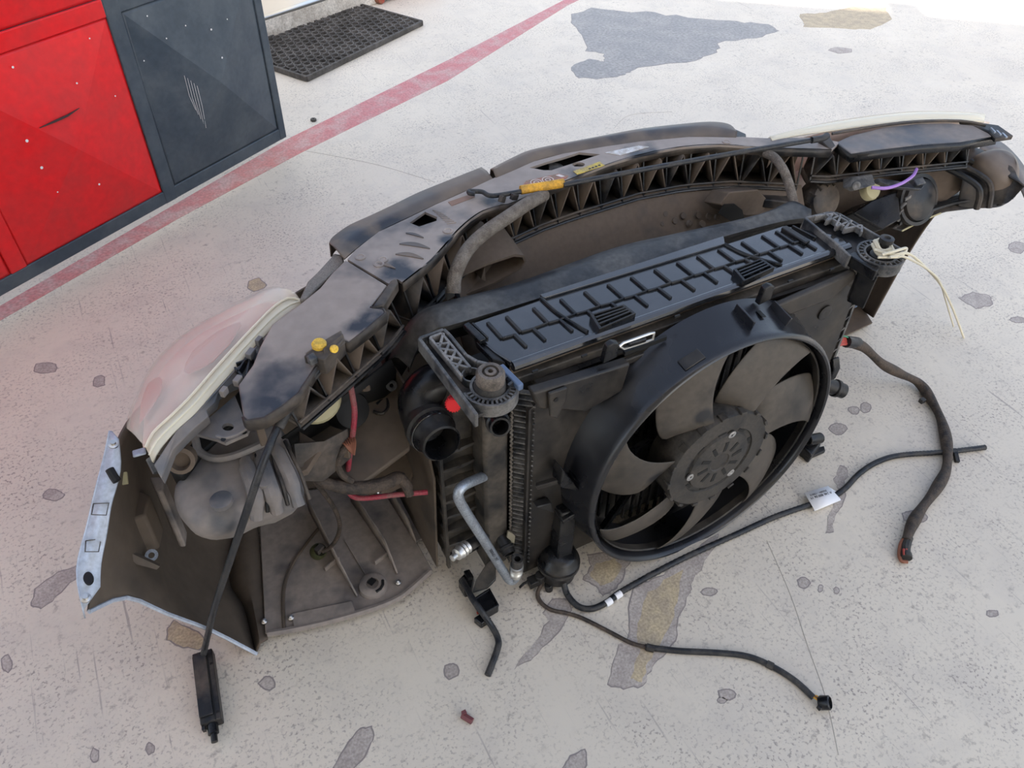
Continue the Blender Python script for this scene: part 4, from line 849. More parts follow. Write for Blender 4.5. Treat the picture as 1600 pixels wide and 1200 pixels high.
# ================================================================== headlamps
def resample(P, n):
    L = [0]
    for a, b in zip(P, P[1:]): L.append(L[-1]+(b-a).length)
    out = []
    for k in range(n):
        t = L[-1]*k/(n-1); i = 0
        while i < len(L)-2 and L[i+1] < t: i += 1
        f = (t-L[i])/max(L[i+1]-L[i], 1e-9); out.append(P[i].lerp(P[i+1], min(max(f, 0), 1)))
    return out
hl = thing('headlamp', 'left car headlamp with hazy clear lens and pinkish reflector inside', 'headlamp', Z(330, 600, .4), 'headlamps')
A = resample(cat(ZZ((238, 722, .545), (248, 702, .55), (275, 672, .553), (305, 645, .556), (338, 607, .56), (367, 575, .563), (400, 538, .567), (430, 507, .57), (455, 487, .572), (472, 473, .573)), 4), 32)
Mr = resample(cat(ZZ((228, 700, .545), (240, 676, .552), (268, 650, .557), (300, 618, .561), (335, 578, .565), (365, 545, .568), (398, 510, .572), (428, 480, .576), (452, 466, .576), (470, 470, .574)), 4), 32)
Bo = resample(cat(ZZ((206, 676, .50), (207, 642, .495), (220, 602, .49), (243, 563, .485), (275, 531, .485), (310, 506, .49), (350, 485, .50), (395, 466, .53), (425, 457, .56), (452, 460, .570), (468, 468, .572)), 4), 32)
ctr = Z(360, 590, .45)
Bl = [b+(V((ctr.x, ctr.y, b.z))-b)*.10+V((0, 0, -.07)) for b in Bo]
Bll = [b+(V((ctr.x, ctr.y, b.z))-b)*.35+V((0, 0, -.12)) for b in Bo]
M2 = [a.lerp(b, .33)+V((-.006, .012, .012)) for a, b in zip(Mr, Bo)]
M3 = [a.lerp(b, .68)+V((-.008, .014, .010)) for a, b in zip(Mr, Bo)]
part('lens', MB().grid([Mr, M2, M3, Bo, Bl, Bll]), M_lens, hl, solid=-.002, ang=60)
part('lens_edge', MB().grid([A, Mr]), M_lensrim, hl, solid=-.003)
part('edge_bead', MB().tube([p+V((0, 0, .001)) for p in Mr], .0022, 6), M_lensrim, hl)
part('edge_bead', MB().tube([a.lerp(b, .45)+V((0, 0, .001)) for a, b in zip(A, Mr)], .0016, 6), M_lensrim, hl)
# reflector body inside the lens
Ri = [[a+(V((ctr.x, ctr.y, a.z))-a)*.04+V((0, 0, -.010)) for a in Mr], [p+V((.006, -.014, -.020)) for p in M2], [p+V((.012, -.020, -.022)) for p in M3], [p+(V((ctr.x, ctr.y, p.z))-p)*.10+V((0, 0, -.012)) for p in Bo], [p+(V((ctr.x, ctr.y, p.z))-p)*.25+V((0, 0, -.07)) for p in Bo]]
rf_ = part('reflector', MB().grid(Ri), M_refl2, hl, solid=-.002, ang=60)
def bowl(u, v, z, r):
    c = Z(u, v, z); ax = V((-.5, .55, .62)); part('reflector_bowl', MB().lathe([(r, .006), (r*.93, .008), (r*.8, -.006), (r*.5, -.022), (r*.2, -.028), (0, -.03)], c-ax.normalized()*.014, ax, 28), M_refl, rf_)
M_pink = mat('pink_reflector', (.42, .12, .10), .35, dust=(.50, .22, .18), amt=.5, scale=14, fine=.2)
def rpatch(name, r0, r1, c0_, c1_, f0, f1):
    rowsP = []
    for t in (0, .2, .4, .6, .8, 1):
        f = f0+(f1-f0)*t; i = int(f); row = []; i = min(i, len(Ri)-2)
        w_ = math.sin(math.pi*(.12+.76*t)); mid_ = (c0_+c1_)/2; hf = (c1_-c0_)/2*w_
        for k in range(9):
            c_ = mid_-hf+2*hf*k/8; j = min(int(c_), len(Ri[0])-2)
            a_1 = Ri[i][j].lerp(Ri[i][j+1], c_-j); b_1 = Ri[i+1][j].lerp(Ri[i+1][j+1], c_-j)
            row.append(a_1.lerp(b_1, f-i)+V((-.003, .005, .008)))
        rowsP.append(row)
    part(name, MB().grid(rowsP), M_pink, rf_, solid=.001)
rpatch('reflector_bowl', 0, 0, 11, 21, .15, 1.7)
rpatch('reflector_bowl', 0, 0, 2, 9, 1.5, 2.9)
hp_ = ZZ((240, 726, .548), (275, 673, .553), (305, 646, .556), (338, 608, .56), (367, 576, .563), (400, 540, .567), (430, 508, .57), (470, 475, .573), (486, 500, .56), (425, 545, .56), (405, 570, .56), (385, 590, .555), (360, 600, .55), (340, 614, .55), (336, 628, .55), (322, 640, .55), (326, 650, .55), (300, 672, .545), (270, 702, .54), (252, 748, .535))
hs_ = part('housing', MB().prism(hp_, (0, .01, -.025)), M_duct, hl, bevel=.002)
hq = [Z(*p_) for p_ in ((262, 735, .46), (300, 690, .46), (345, 640, .46), (400, 580, .47), (450, 530, .48), (480, 525, .48), (440, 570, .47), (400, 620, .46), (360, 670, .45), (320, 705, .45), (285, 745, .45))]
part('dark_gap_body', MB().prism(hq, (0, .05, -.14)), M_dark, hl, bevel=.004)  # near-black body put in for the shaded gap below the housing
for (u, v, s_) in ((392, 553, .016), (405, 533, .012), (372, 595, .014), (350, 612, .012)):
    part('housing_tab', MB().box(Z(u, v, .572), (s_, s_*.6, .012), Matrix.Rotation(.8, 3, 'Z')), M_duct, hs_, bevel=.001)
for (p, q_) in (((370, 572), (396, 562)), ((372, 585), (390, 556)), ((386, 590), (392, 560)), ((368, 578), (380, 592))):
    part('housing_rib', MB().bar(Z(*p, .563), Z(*q_, .563), .0025, .012), M_blackd, hs_)
part('corner_lug', MB().tube(ZZ((235, 716, .54), (246, 738, .53)), .006, 8), M_gdust, hs_)
part('rear_socket', MB().lathe([(.020, 0), (.020, .02), (.014, .022), (.012, .01), (0, .01)], Z(286, 714, .47), (-.2, -.8, .5), 22), M_brown, hl)
part('cream_cap', MB().lathe([(.0, .008), (.038, .006), (.042, 0), (.040, -.02)], Z(492, 622, .47), (.0, -.75, .6), 28), M_cream, hl, label='pale cream bulb cap')
part('rear_cap', MB().lathe([(0, .02), (.03, .016), (.036, 0), (.036, -.03)], Z(545, 640, .40), (.2, -.8, .5), 26), M_dark, hl)
part('adjuster', MB().tube(ZZ((553, 600, .45), (566, 580, .46), (572, 610, .43)), .008, 8, sm=4), M_brown, hl)
part('hook', MB().tube(ZZ((588, 632, .36), (603, 622, .36), (606, 636, .36), (597, 646, .36), (584, 643, .36)), .003, 6, sm=4), M_blackd, hl)
part('motor_box', MB().prism(ZZ((455, 690, .44), (505, 688, .44), (545, 665, .42), (548, 690, .40), (500, 730, .40), (460, 728, .42)), (0, 0, -.04)), M_blackd, hl, bevel=.004)
# right headlamp
hr = thing('headlamp', 'right car headlamp with pale lens strip and bulb covers at its back', 'headlamp', Z(1420, 260, .4), 'headlamps')
E1 = resample(cat(ZZ((1200, 217, .585), (1240, 205, .59), (1290, 193, .595), (1360, 182, .60), (1431, 175, .60), (1500, 176, .60), (1537, 179, .60)), 4), 28)
E2 = resample(cat(ZZ((1205, 219, .60), (1250, 210, .60), (1296, 204, .603), (1360, 195, .606), (1431, 188, .608), (1500, 188, .608), (1537, 190, .606)), 4), 28)
E0 = [p+V((.01, .012, -.05)) for p in E1]; Em = [p+V((.0, -.02, -.14)) for p in E1]
part('lens', MB().grid([Em, E0, E1]), M_lens, hr, solid=.002, ang=60)
part('lens_edge', MB().grid([E1, [a.lerp(b, .5)+V((0, 0, .006)) for a, b in zip(E1, E2)], E2]), M_lensrim, hr, solid=.002)
part('edge_bead', MB().tube(E2, .003, 6), M_lensrim, hr)
part('reflector', MB().grid([[p+V((0, -.02, -.008)) for p in E1], [p+V((0, -.02, -.05)) for p in E0], [p+V((0, -.03, -.0)) for p in Em]]), M_refl2, hr, solid=.002)
lid = ZZ((1306, 222, .60), (1330, 211, .602), (1380, 199, .604), (1431, 193, .606), (1482, 192, .606), (1520, 195, .604), (1545, 203, .60), (1557, 212, .598), (1500, 222, .60), (1440, 226, .60), (1380, 233, .60), (1330, 240, .60))
ld = part('top_lid', MB().prism(lid, (0, 0, -.012)), M_duct, hr, bevel=.003)
lr = ZZ((1557, 212, .597), (1500, 222, .599), (1440, 226, .599), (1380, 233, .599), (1330, 240, .599), (1306, 222, .599)); part('lid_rim', MB().grid([lr, [p+V((0, -.004, -.018)) for p in lr]]), M_black, ld, solid=.003)
part('lid_seam', MB().tube(ZZ((1300, 209, .607), (1370, 197, .609), (1431, 190, .61), (1500, 189, .61), (1540, 196, .606)), .003, 6, sm=3), M_blackd, ld)
part('lid_clip', MB().prism(ZZ((1500, 187, .606), (1560, 195, .606), (1584, 212, .60), (1556, 216, .60), (1545, 205, .604)), (0, 0, -.01)), M_blackd, hr, bevel=.002)
for k in range(3): part('clip_slot', MB().bar(Z(1548+9*k, 200+4*k, .608), Z(1555+9*k, 207+4*k, .608), .004, .003), M_alu, hr)
part('housing', MB().prism(ZZ((1250, 262, .50), (1330, 268, .50), (1448, 258, .50), (1520, 248, .50), (1530, 262, .50), (1500, 300, .46), (1440, 340, .40), (1350, 345, .40), (1270, 330, .42)), (0, .08, -.03)), M_brown, hr, bevel=.004)
def rc(u, v, z, r, m, n_='bulb_cover', ax=(-.05, -.85, .45)):
    return part(n_, MB().lathe([(0, .022), (r*.7, .020), (r*.92, .014), (r, .0), (r, -.03)], Z(u, v, z), ax, 30), m, hr)
b1 = rc(1284, 312, .475, .040, M_blackd)
for k in range(12):
    a = k*.524; part('grip_rib', MB().bar(Z(1284, 312, .475)+V((math.cos(a)*.037, -.006, math.sin(a)*.036)), Z(1284, 312, .475)+V((math.cos(a)*.040, .01, math.sin(a)*.040)), .005, .006), M_blackd, b1)
b2 = rc(1432, 312, .455, .050, M_blackd)
part('seal_ring', MB().lathe([(.050, -.006), (.058, -.006), (.058, .008), (.050, .008), (.050, -.006)], Z(1432, 312, .455), (-.05, -.85, .45), 36), M_blackd, b2)
for k in range(5):
    a = 2.6+k*.33; e1 = Z(1432, 312, .455); part('ring_brace', MB().bar(e1+V((math.cos(a)*.052, -.01, math.sin(a)*.05)), e1+V((math.cos(a+.2)*.064, -.01, math.sin(a+.2)*.062)), .003, .008), M_gdust, b2)
part('cream_cap', MB().lathe([(0, .006), (.020, .005), (.023, 0), (.023, -.012)], Z(1362, 296, .51), (0, -.8, .6), 20), M_cream, hr)
part('connector', MB().prism(ZZ((1331, 276, .545), (1364, 272, .545), (1369, 288, .54), (1343, 296, .54), (1331, 290, .542)), (0, .02, -.016)), M_gdust, hr, bevel=.003)
part('connector_mouth', MB().lathe([(.009, 0), (.009, .004), (.005, .005), (0, .003)], Z(1337, 290, .546), (-.4, -.8, .4), 14), M_gdust, hr)
part('bracket_arm', MB().prism(ZZ((1372, 278, .545), (1400, 282, .54), (1445, 290, .535), (1440, 296, .535), (1395, 292, .54), (1375, 284, .545)), (0, .01, -.01)), M_gdust, hr, bevel=.002)
part('small_plug', MB().prism(ZZ((1428, 280, .548), (1442, 275, .548), (1448, 286, .543), (1434, 290, .543)), (0, .01, -.012)), M_gdust, hr, bevel=.002)
part('relay_box', MB().prism(ZZ((1332, 333, .45), (1365, 312, .47), (1405, 297, .475), (1408, 342, .45), (1378, 360, .42)), (0, .05, -.05)), M_black, hr, bevel=.004)
part('purple_wire', MB().tube(ZZ((1362, 293, .55), (1385, 294, .55), (1408, 287, .55), (1426, 275, .55), (1432, 264, .55)), .0035, 6, sm=6), M_wpurp, hr, label='purple wire')
# ================================================================== brake-air ducts
gd = thing('air_duct', 'grey dusty ribbed plastic air duct hanging below the left headlamp', 'air duct', Z(380, 760, .3), 'wheel-arch air ducts')
gp_ = cat(ZZ((308, 700, .42), (303, 727, .42), (290, 748, .415), (273, 768, .41), (275, 792, .405), (287, 815, .40), (312, 835, .395), (350, 829, .395), (397, 806, .40), (432, 795, .40), (467, 786, .40), (475, 755, .41), (460, 712, .42), (440, 672, .43), (395, 672, .43), (340, 690, .425)), 3, True)
part('body', MB().dome(gp_, V((0, .01, 1)), [(.45, -.07), (.16, -.035), (.02, -.010), (.0, .0), (.05, .012), (.14, .020), (.3, .024)]), M_duct, gd, ang=60)
for pts in ([(382, 715), (390, 740), (398, 770), (400, 806)], [(404, 706), (414, 735), (424, 765), (432, 795)], [(428, 694), (440, 720), (452, 745), (466, 786)]):
    P = [Z(u, v, z) for (u, v), z in zip(pts, (.444, .444, .436, .405))]
    part('step_rib', MB().tube([p+V((0, 0, -.007)) for p in P], [.010, .013, .013, .010], 10, sm=4), M_duct, gd)
    part('step_groove', MB().tube([p+V((.017, .0, -.001)) for p in P], .003, 6, sm=4), M_blackd, gd)
for (u, v, r) in ((346, 783, .016), (414, 753, .012)):
    part('round_boss', MB().lathe([(r, -.004), (r, .004), (r*.85, .005), (0, .0045)], Z(u, v, .441), (0, 0, 1), 26), M_duct, gd)
part('mouth_rim', MB().tube(ZZ((303, 675, .47), (306, 690, .465), (312, 706, .455), (335, 716, .45), (365, 712, .45), (400, 698, .455), (415, 690, .46)), .006, 8, sm=4), M_duct, gd)
hpx = [Z(356+9.5*math.cos(t), 667+6*math.sin(t), .527) for t in [k*math.pi/8 for k in range(16)]]
part('mount_plate', MB().holed(ZZ((300, 676, .52), (330, 650, .525), (367, 618, .53), (382, 655, .53), (390, 668, .53), (386, 677, .528), (352, 692, .525), (337, 686, .523)), [hpx], (0, 0, -.006)), M_duct, gd)
part('plate_bead', MB().tube(ZZ((338, 681, .53), (352, 684, .53), (370, 679, .533), (388, 668, .533)), .0025, 6, sm=3), M_duct, gd)
for (u, v) in ((349, 687), (382, 676)): part('plate_hole', MB().lathe([(0, .001), (.0035, .001), (.0035, 0)], Z(u, v, .53), (0, 0, 1), 12), M_dark, gd)
part('plate_post', MB().bar(Z(405, 665, .49), Z(413, 692, .46), .012, .02), M_brown, gd, bevel=.002)
rd = thing('air_duct', 'black fluted plastic air duct hanging behind the right headlamp', 'air duct', Z(1540, 290, .3), 'wheel-arch air ducts')
c0 = ZZ((1490, 262, .50), (1520, 250, .515), (1555, 246, .525), (1580, 262, .52), (1590, 285, .51))
c1 = ZZ((1500, 300, .46), (1530, 305, .46), (1555, 312, .46), (1572, 318, .46), (1588, 305, .48))
c2 = ZZ((1496, 322, .43), (1520, 325, .43), (1545, 325, .43), (1565, 322, .44), (1586, 308, .46))
part('body', MB().grid([[p+V((0, .05, 0)) for p in cat(c0, 5)], cat(c0, 5), [a.lerp(b, .5)+V((.0, -.012, .012)) for a, b in zip(cat(c0, 5), cat(c1, 5))], cat(c1, 5), cat(c2, 5), [p+V((0, .06, -.01)) for p in cat(c2, 5)]]), M_blackd, rd, solid=-.003, ang=70)
for (p, q_, r_) in (((1478, 262), (1528, 292), (1526, 326)), ((1498, 256), (1545, 285), (1545, 325)), ((1515, 251), (1562, 280), (1562, 321)), ((1530, 248), (1573, 268), (1578, 312))):
    part('flute', MB().tube([Z(*p, .515), Z(*q_, .495), Z(*r_, .445)], .007, 8, sm=6), M_blackd, rd)
part('upper_blister', MB().dome(cat(ZZ((1520, 248, .52), (1545, 235, .525), (1575, 240, .52), (1590, 262, .51), (1588, 290, .49), (1565, 285, .50), (1540, 268, .51)), 3, True), (0, -.3, 1), [(0, -.03), (0, 0), (.12, .01), (.35, .016)]), M_lip, rd, ang=60)
part('lower_skirt', MB().prism(ZZ((1395, 358, .40), (1440, 322, .43), (1500, 305, .44), (1528, 308, .44), (1528, 326, .43), (1480, 332, .42), (1450, 340, .41), (1410, 362, .39)), (0, .05, -.01)), M_blackd, rd, bevel=.004)
for k in range(3): part('skirt_flute', MB().tube(ZZ((1450+6*k, 330-5*k, .435), (1490+4*k, 318-4*k, .44), (1525, 312-4*k, .445)), .004, 6, sm=4), M_black, rd)
part('edge_wire', MB().tube(ZZ((1409, 361, .40), (1440, 345, .41), (1470, 333, .42)), .002, 5), M_cream, rd)
# ================================================================== hose elbow, caps, pipes
eb = thing('hose_elbow', 'big black charge-air elbow pipe with open mouth beside the left bracket', 'pipe', Z(680, 640, .35))
C0 = Z(671, 668, .425); dE = (RT*.020-UP*.026)+(CAM-C0).normalized()*.036; dE.normalize()
ep = cat([Z(740, 588, .455), Z(705, 592, .455), Z(672, 602, .45), Z(654, 625, .435), C0-dE*.03, C0], 6)
part('elbow', MB().tube(ep, lambda t: .034, 26, cap=False), M_black, eb, ang=60)
ax_ = dE
part('collar', MB().lathe([(.034, -.012), (.040, -.008), (.041, .004), (.037, .008), (.0365, .022), (.033, .026), (.0325, .048), (.0295, .050), (.028, .040), (.027, .0), (0, -.004)], C0, ax_, 40), M_black, eb, ang=40)
part('collar_band', MB().lathe([(.0375, .009), (.0385, .010), (.0385, .018), (.0375, .019)], C0, ax_, 40), M_top, eb)
rdc = Z(709, 630, .50); ra = V((-.55, -.75, .35))
rcap = part('bleed_cap', MB().lathe([(0, -.008), (.010, -.008), (.0115, -.006), (.0115, .007), (.010, .009), (0, .0085)], rdc, ra, 22), M_red, rad, label='bright red knurled cap')
xx_ = ra.normalized().orthogonal().normalized(); yy_ = ra.normalized().cross(xx_)
for k in range(18):
    a = k*math.pi/9; e_ = xx_*math.cos(a)+yy_*math.sin(a)
    part('knurl', MB().bar(rdc+e_*.0118-ra.normalized()*.007, rdc+e_*.0118+ra.normalized()*.007, .0018, .0018), M_red, rcap)
part('stem', MB().tube([rdc-ra.normalized()*.006, Z(726, 634, .49)], .006, 10), M_brown, rcap)
alu = thing('coolant_line', 'bare aluminium line bent like a hairpin on the left of the radiator', 'pipe', K(790, 905, -.03))
ap_ = [K(760, 743, .01), K(740, 751, -.02), K(722, 761, -.035), K(716, 776, -.04), K(728, 800, -.042), K(760, 850, -.045), K(788, 895, -.048), K(798, 907, -.05), K(806, 902, -.053), K(809, 888, -.055)]
part('pipe', MB().tube(ap_, .0088, 14, sm=6), M_alu, alu)
fa, fb_ = K(806, 896, -.054), K(808, 878, -.056); fx = (fb_-fa)
part('ferrule', MB().lathe([(.009, -.006), (.0125, -.004), (.0125, .003), (.0112, .005), (.0130, .008), (.0112, .011), (.0132, .014), (.0116, .018), (.0132, .021), (.0128, .028), (.009, .029)], fa, fx, 20), M_alu2, alu)
part('cut_hose', MB().lathe([(.0112, .02), (.0115, .048), (.0105, .050), (.0062, .049), (.006, .03), (0, .03)], fa, fx, 20), M_rub, alu)
def text(name, body, mat_, size, M, parent):
    cu = bpy.data.curves.new(name, 'FONT'); cu.body = body; cu.size = size; cu.align_x = 'CENTER'; cu.align_y = 'CENTER'; cu.extrude = .0001
    t = bpy.data.objects.new(name, cu); C.objects.link(t)
    bpy.context.view_layer.update(); dg = bpy.context.evaluated_depsgraph_get(); me = bpy.data.meshes.new_from_object(t.evaluated_get(dg)); bpy.data.objects.remove(t)
    me.transform(M); me.transform(Matrix.Translation(-BASE[parent.name])); me.materials.clear(); me.materials.append(mat_)
    o = bpy.data.objects.new(name, me); C.objects.link(o); o.parent = parent; BASE[o.name] = BASE[parent.name]; return o
def frame_(o, x, n): 
    x = V(x).normalized(); n = V(n).normalized(); y = n.cross(x).normalized(); n = x.cross(y); o = V(o)
    return Matrix(((x.x, y.x, n.x, o.x), (x.y, y.y, n.y, o.y), (x.z, y.z, n.z, o.z), (0, 0, 0, 1)))
pd = (K(776, 876, -.047)-K(752, 838, -.044)).normalized(); tocam = (CAM-K(765, 858, -.046)).normalized(); tocam = (tocam-pd*tocam.dot(pd)).normalized()
text('print', '0006831397', M_ink, .0085, frame_(K(768, 862, -.0465)+tocam*.0089, pd, tocam), alu)
hz_ = thing('short_hose', 'short black hose with a bright crimped end fitting left of the aluminium line', 'hose', K(725, 860, 0))
part('hose', MB().tube([K(757, 838, .0), K(745, 845, -.02), K(728, 855, -.035)], .0105, 12, sm=5), M_rub, hz_)
fx = K(712, 868, -.045)-K(728, 855, -.035)
part('ferrule', MB().lathe([(.011, -.004), (.0128, -.002), (.0115, .003), (.0132, .006), (.0115, .010), (.0132, .014), (.0115, .018), (.011, .024), (.006, .026), (.006, .036), (0, .037)], K(728, 855, -.035), fx, 18), M_alu2, hz_)
# bent steel tag beside the seam
solo('steel_tag', MB().prism([K(u, v, -.015) for u, v in [(793, 828), (800, 832), (804, 836), (801, 855), (797, 856), (797, 843), (791, 838)]], (0, -.003, 0)), mat('zinc_yellow', (.42, .38, .28), .4, metal=.6), 'small zinc steel tag hanging from the radiator seam', 'tag', K(797, 850, -.015))
# condenser foot module lying on the floor
sm2 = thing('sensor_module', 'black sensor box on its bracket, on the floor under the radiator\'s left corner', 'sensor', Z(748, 935, 0))
part('bracket', MB().prism(ZZ((738, 925, .05), (744, 905, .07), (760, 880, .09), (775, 868, .10), (775, 905, .07), (762, 918, .06)), (0, 0, -.006)), M_blackd, sm2, bevel=.002)
part('box', MB().prism(ZZ((739, 935, .03), (765, 918, .03), (780, 945, .03), (754, 960, .03)), (0, 0, -.028)), M_black, sm2, bevel=.003)
bx = ZZ((739, 935, .034), (765, 918, .034), (780, 945, .034), (754, 960, .034)); cb_ = sum(bx, V())/4
part('box_rim', MB().holed(bx, [[cb_+(p-cb_)*.8 for p in bx]], (0, 0, -.006)), M_black, sm2, bevel=.001)
part('clip', MB().prism(ZZ((716, 906, .03), (733, 888, .03), (740, 900, .03), (736, 920, .03), (726, 922, .03)), (0, 0, -.028)), M_black, sm2, bevel=.002)
part('clip_tab', MB().bar(Z(728, 893, .036), Z(734, 905, .036), .010, .010), M_black, sm2, bevel=.001)
part('foot', MB().prism(ZZ((740, 965, .02), (752, 958, .02), (768, 965, .02), (752, 975, .02)), (0, 0, -.019)), M_black, sm2, bevel=.002)
part('red_seal', MB().bar(Z(745, 958, .012), Z(778, 950, .012), .004, .004), M_wred, sm2)
solo('bent_rod', MB().tube(ZZ((722, 905, .034), (738, 935, .040), (752, 955, .036), (768, 978, .012), (778, 998, .008), (777, 1015, .0075), (762, 1055, .0065)), .0062, 10, sm=6), M_cable, 'thin black bent pipe end lying on the floor below the sensor box', 'pipe', Z(768, 1000, 0))
# feet / connectors right of the fan
rcn = thing('right_connector', 'black plastic connector foot on the floor right of the fan', 'connector', Z(1270, 705, 0))
part('body', MB().prism(ZZ((1252, 695, .035), (1272, 680, .04), (1284, 692, .035), (1268, 712, .03)), (0, 0, -.03)), M_black, rcn, bevel=.004)
part('barrel', MB().tube(ZZ((1262, 688, .055), (1282, 684, .045)), .013, 14), M_black, rcn, bevel=.002)
part('flange', MB().prism(ZZ((1248, 706, .012), (1262, 716, .012), (1290, 704, .012), (1288, 696, .012)), (0, 0, -.01)), M_black, rcn, bevel=.002)
solo('side_plug', MB().prism([Xp(u, v, .765) for u, v in [(1300, 560), (1312, 556), (1314, 575), (1306, 592), (1300, 588)]], (-.02, 0, 0)), M_black, 'black plug fixed to the right radiator tank above the hose stub', 'plug', Xp(1306, 580, .765), bevel=.003)
solo('tank_clip', MB().prism([Xp(u, v, .77) for u, v in [(1334, 468), (1346, 456), (1348, 470), (1340, 480), (1333, 478)]], (-.012, 0, 0)), M_bluecon, 'small blue-grey clip on the right radiator tank', 'clip', Xp(1340, 470, .765), bevel=.003)
solo('small_connector', MB().prism(ZZ((823, 902, .03), (843, 893, .03), (849, 905, .03), (830, 914, .03)), (0, 0, -.018)).tube(ZZ((826, 908, .024), (818, 912, .02), (812, 918, .01)), .003, 6), M_black, 'small black two-pin plug hanging under the radiator by the canister', 'connector', Z(835, 905, 0), bevel=.001)
# ================================================================== rods
pr = thing('bonnet_stay', 'long thin black bonnet stay rod with an amber grip lying across the covers', 'rod', Z(1000, 260, .6))
part('rod', MB().tube(ZZ((880, 289, .618), (1000, 266, .622), (1150, 239, .624), (1280, 217, .62)), .0052, 10, sm=3), M_cable, pr)
part('hook', MB().tube(ZZ((742, 303, .612), (734, 302, .612), (733, 299, .612), (742, 299, .612), (754, 300, .612), (770, 306, .612), (815, 299, .615)), .0045, 10, sm=5), M_cable, pr)
part('grip', MB().tube(ZZ((813, 297, .616), (881, 286, .618)), .0085, 16), M_orange, pr, bevel=.001)
part('end_pivot', MB().tube(ZZ((1268, 219, .622), (1285, 216, .622), (1292, 212, .622)), .007, 10, sm=3), M_cable, pr)
part('pivot_block', MB().prism(ZZ((1280, 216, .61), (1294, 208, .61), (1306, 228, .60), (1298, 234, .60)), (0, 0, -.02)), M_blackd, pr, bevel=.002)
bc2 = thing('bonnet_release_cable', 'black cable rod hanging from the left cover, its box-shaped end on the floor', 'cable', Z(330, 1080, 0))
part('rod', MB().tube(ZZ((520, 552, .575), (490, 585, .573), (460, 620, .56), (435, 665, .54), (412, 720, .52), (385, 800, .45), (358, 880, .33), (335, 950, .20), (318, 1022, .035)), .0056, 12, sm=5), M_cable, bc2)
part('upper_sheath', MB().tube(ZZ((500, 575, .572), (462, 622, .56), (436, 668, .54)), .0068, 12, sm=4), M_rub, bc2)
e0, e1 = Z(318, 1022, .022), Z(332, 1132, .014); dv = (e1-e0).normalized(); sv = V((dv.y, -dv.x, 0)).normalized()
hw = .017
part('box', MB().prism([e0-sv*hw+V((0, 0, -.012)), e0+sv*hw+V((0, 0, -.012)), e0+sv*hw+V((0, 0, .012)), e0-sv*hw+V((0, 0, .012))], e1-e0), M_blackd, bc2, bevel=.002)
part('box_lid', MB().prism([e0+dv*.008-sv*.006+V((0, 0, .012)), e0+dv*.008+sv*.0165+V((0, 0, .012)), e0+dv*.008+sv*.0165+V((0, 0, .017)), e0+dv*.008-sv*.006+V((0, 0, .017))], (e1-e0)*.86), M_blackd, bc2, bevel=.001)
part('box_groove', MB().bar(e0-sv*.008+V((0, 0, .0125)), e1-sv*.008+V((0, 0, .0125)), .002, .001), M_dark, bc2)
part('tip', MB().tube([e1-dv*.004, e1+dv*.016], .009, 12).tube([e1+dv*.012, e1+dv*.030], .0055, 10), M_black, bc2)
for t in (.22, .9): part('latch_hole', MB().box(e0.lerp(e1, t)-sv*.013+V((0, 0, .0123)), (.005, .004, .001)), M_dark, bc2)
part('tip_prong', MB().bar(e1+sv*.014-dv*.004, e1+sv*.014+dv*.006, .005, .012), M_blackd, bc2)
# ================================================================== wiring
w1 = thing('conduit_cable', 'long corrugated black conduit crossing the floor in front of the fan, white tag on it', 'cable', Z(1100, 850, 0))
P1 = cat(ZZ((878, 888, .05), (880, 905, .03), (886, 928, .012), (903, 947, .009), (925, 951, .008), (950, 940, .008), (975, 922, .008), (1060, 876, .008), (1150, 835, .008), (1215, 806, .008), (1290, 780, .008), (1318, 765, .008), (1345, 738, .008), (1375, 720, .008), (1410, 711, .008), (1480, 706, .008), (1539, 699, .008)), 26)
rr = lambda t: .0058+(.0009 if int(t*len(P1)) % 2 else 0)
part('conduit', MB().tube(P1, rr, 10), M_cable, w1, ang=80)
for a, b in (((946, 944), (955, 938)), ((961, 933), (970, 927))):
    part('white_band', MB().tube([Z(*a, .008), Z(*b, .008)], .0072, 12), M_white, w1)
part('tie_clip', MB().bar(Z(1492, 705, .010), Z(1496, 722, .006), .010, .008), M_black, w1, bevel=.001)
part('tie_band', MB().tube(ZZ((1486, 706, .008), (1493, 705, .008)), .008, 10), M_black, w1)
tg = [Z(1257, 770, .019), Z(1294, 759, .019), Z(1313, 779, .015), Z(1272, 796, .015)]
tag_ = part('paper_tag', MB().grid([[tg[3]+V((.004, .004, -.012)), tg[2]+V((.004, .004, -.012))], [tg[3]+V((0, -.003, -.003)), tg[2]+V((0, -.003, -.003))], [tg[3], tg[2]], [tg[0], tg[1]], [tg[0]+V((.004, 0, -.006)), tg[1]+V((.004, 0, -.006))], [tg[0]+V((.012, -.02, -.008)), tg[1]+V((.012, -.02, -.008))]]), M_white, w1, solid=.0004, label='white folded paper tag', ang=30)
xd = (tg[0]-tg[1]).normalized(); nn_ = (tg[1]-tg[0]).cross(tg[3]-tg[0]).normalized(); nn_ = nn_ if nn_.z > 0 else -nn_
lerp4 = lambda s_, t_: tg[0].lerp(tg[1], s_).lerp(tg[3].lerp(tg[2], s_), t_)+nn_*.0009
text('print', 'A 246 800 06 19', M_ink, .0082, frame_(lerp4(.50, .42), xd, nn_), tag_)
text('print', 'ZGS001 : 170013', M_ink, .0062, frame_(lerp4(.47, .24), xd, nn_), tag_)
w2 = thing('sensor_lead', 'thin black lead snaking over the floor to a round plug near the picture bottom', 'cable', Z(1050, 1015, 0))
part('lead', MB().tube(ZZ((852, 895, .03), (846, 912, .012), (840, 928, .006), (846, 942, .005), (862, 953, .005), (885, 958, .005), (910, 966, .005), (950, 986, .005), (985, 1004, .005), (1010, 1011, .006)), .0042, 8, sm=8), M_harn, w2)
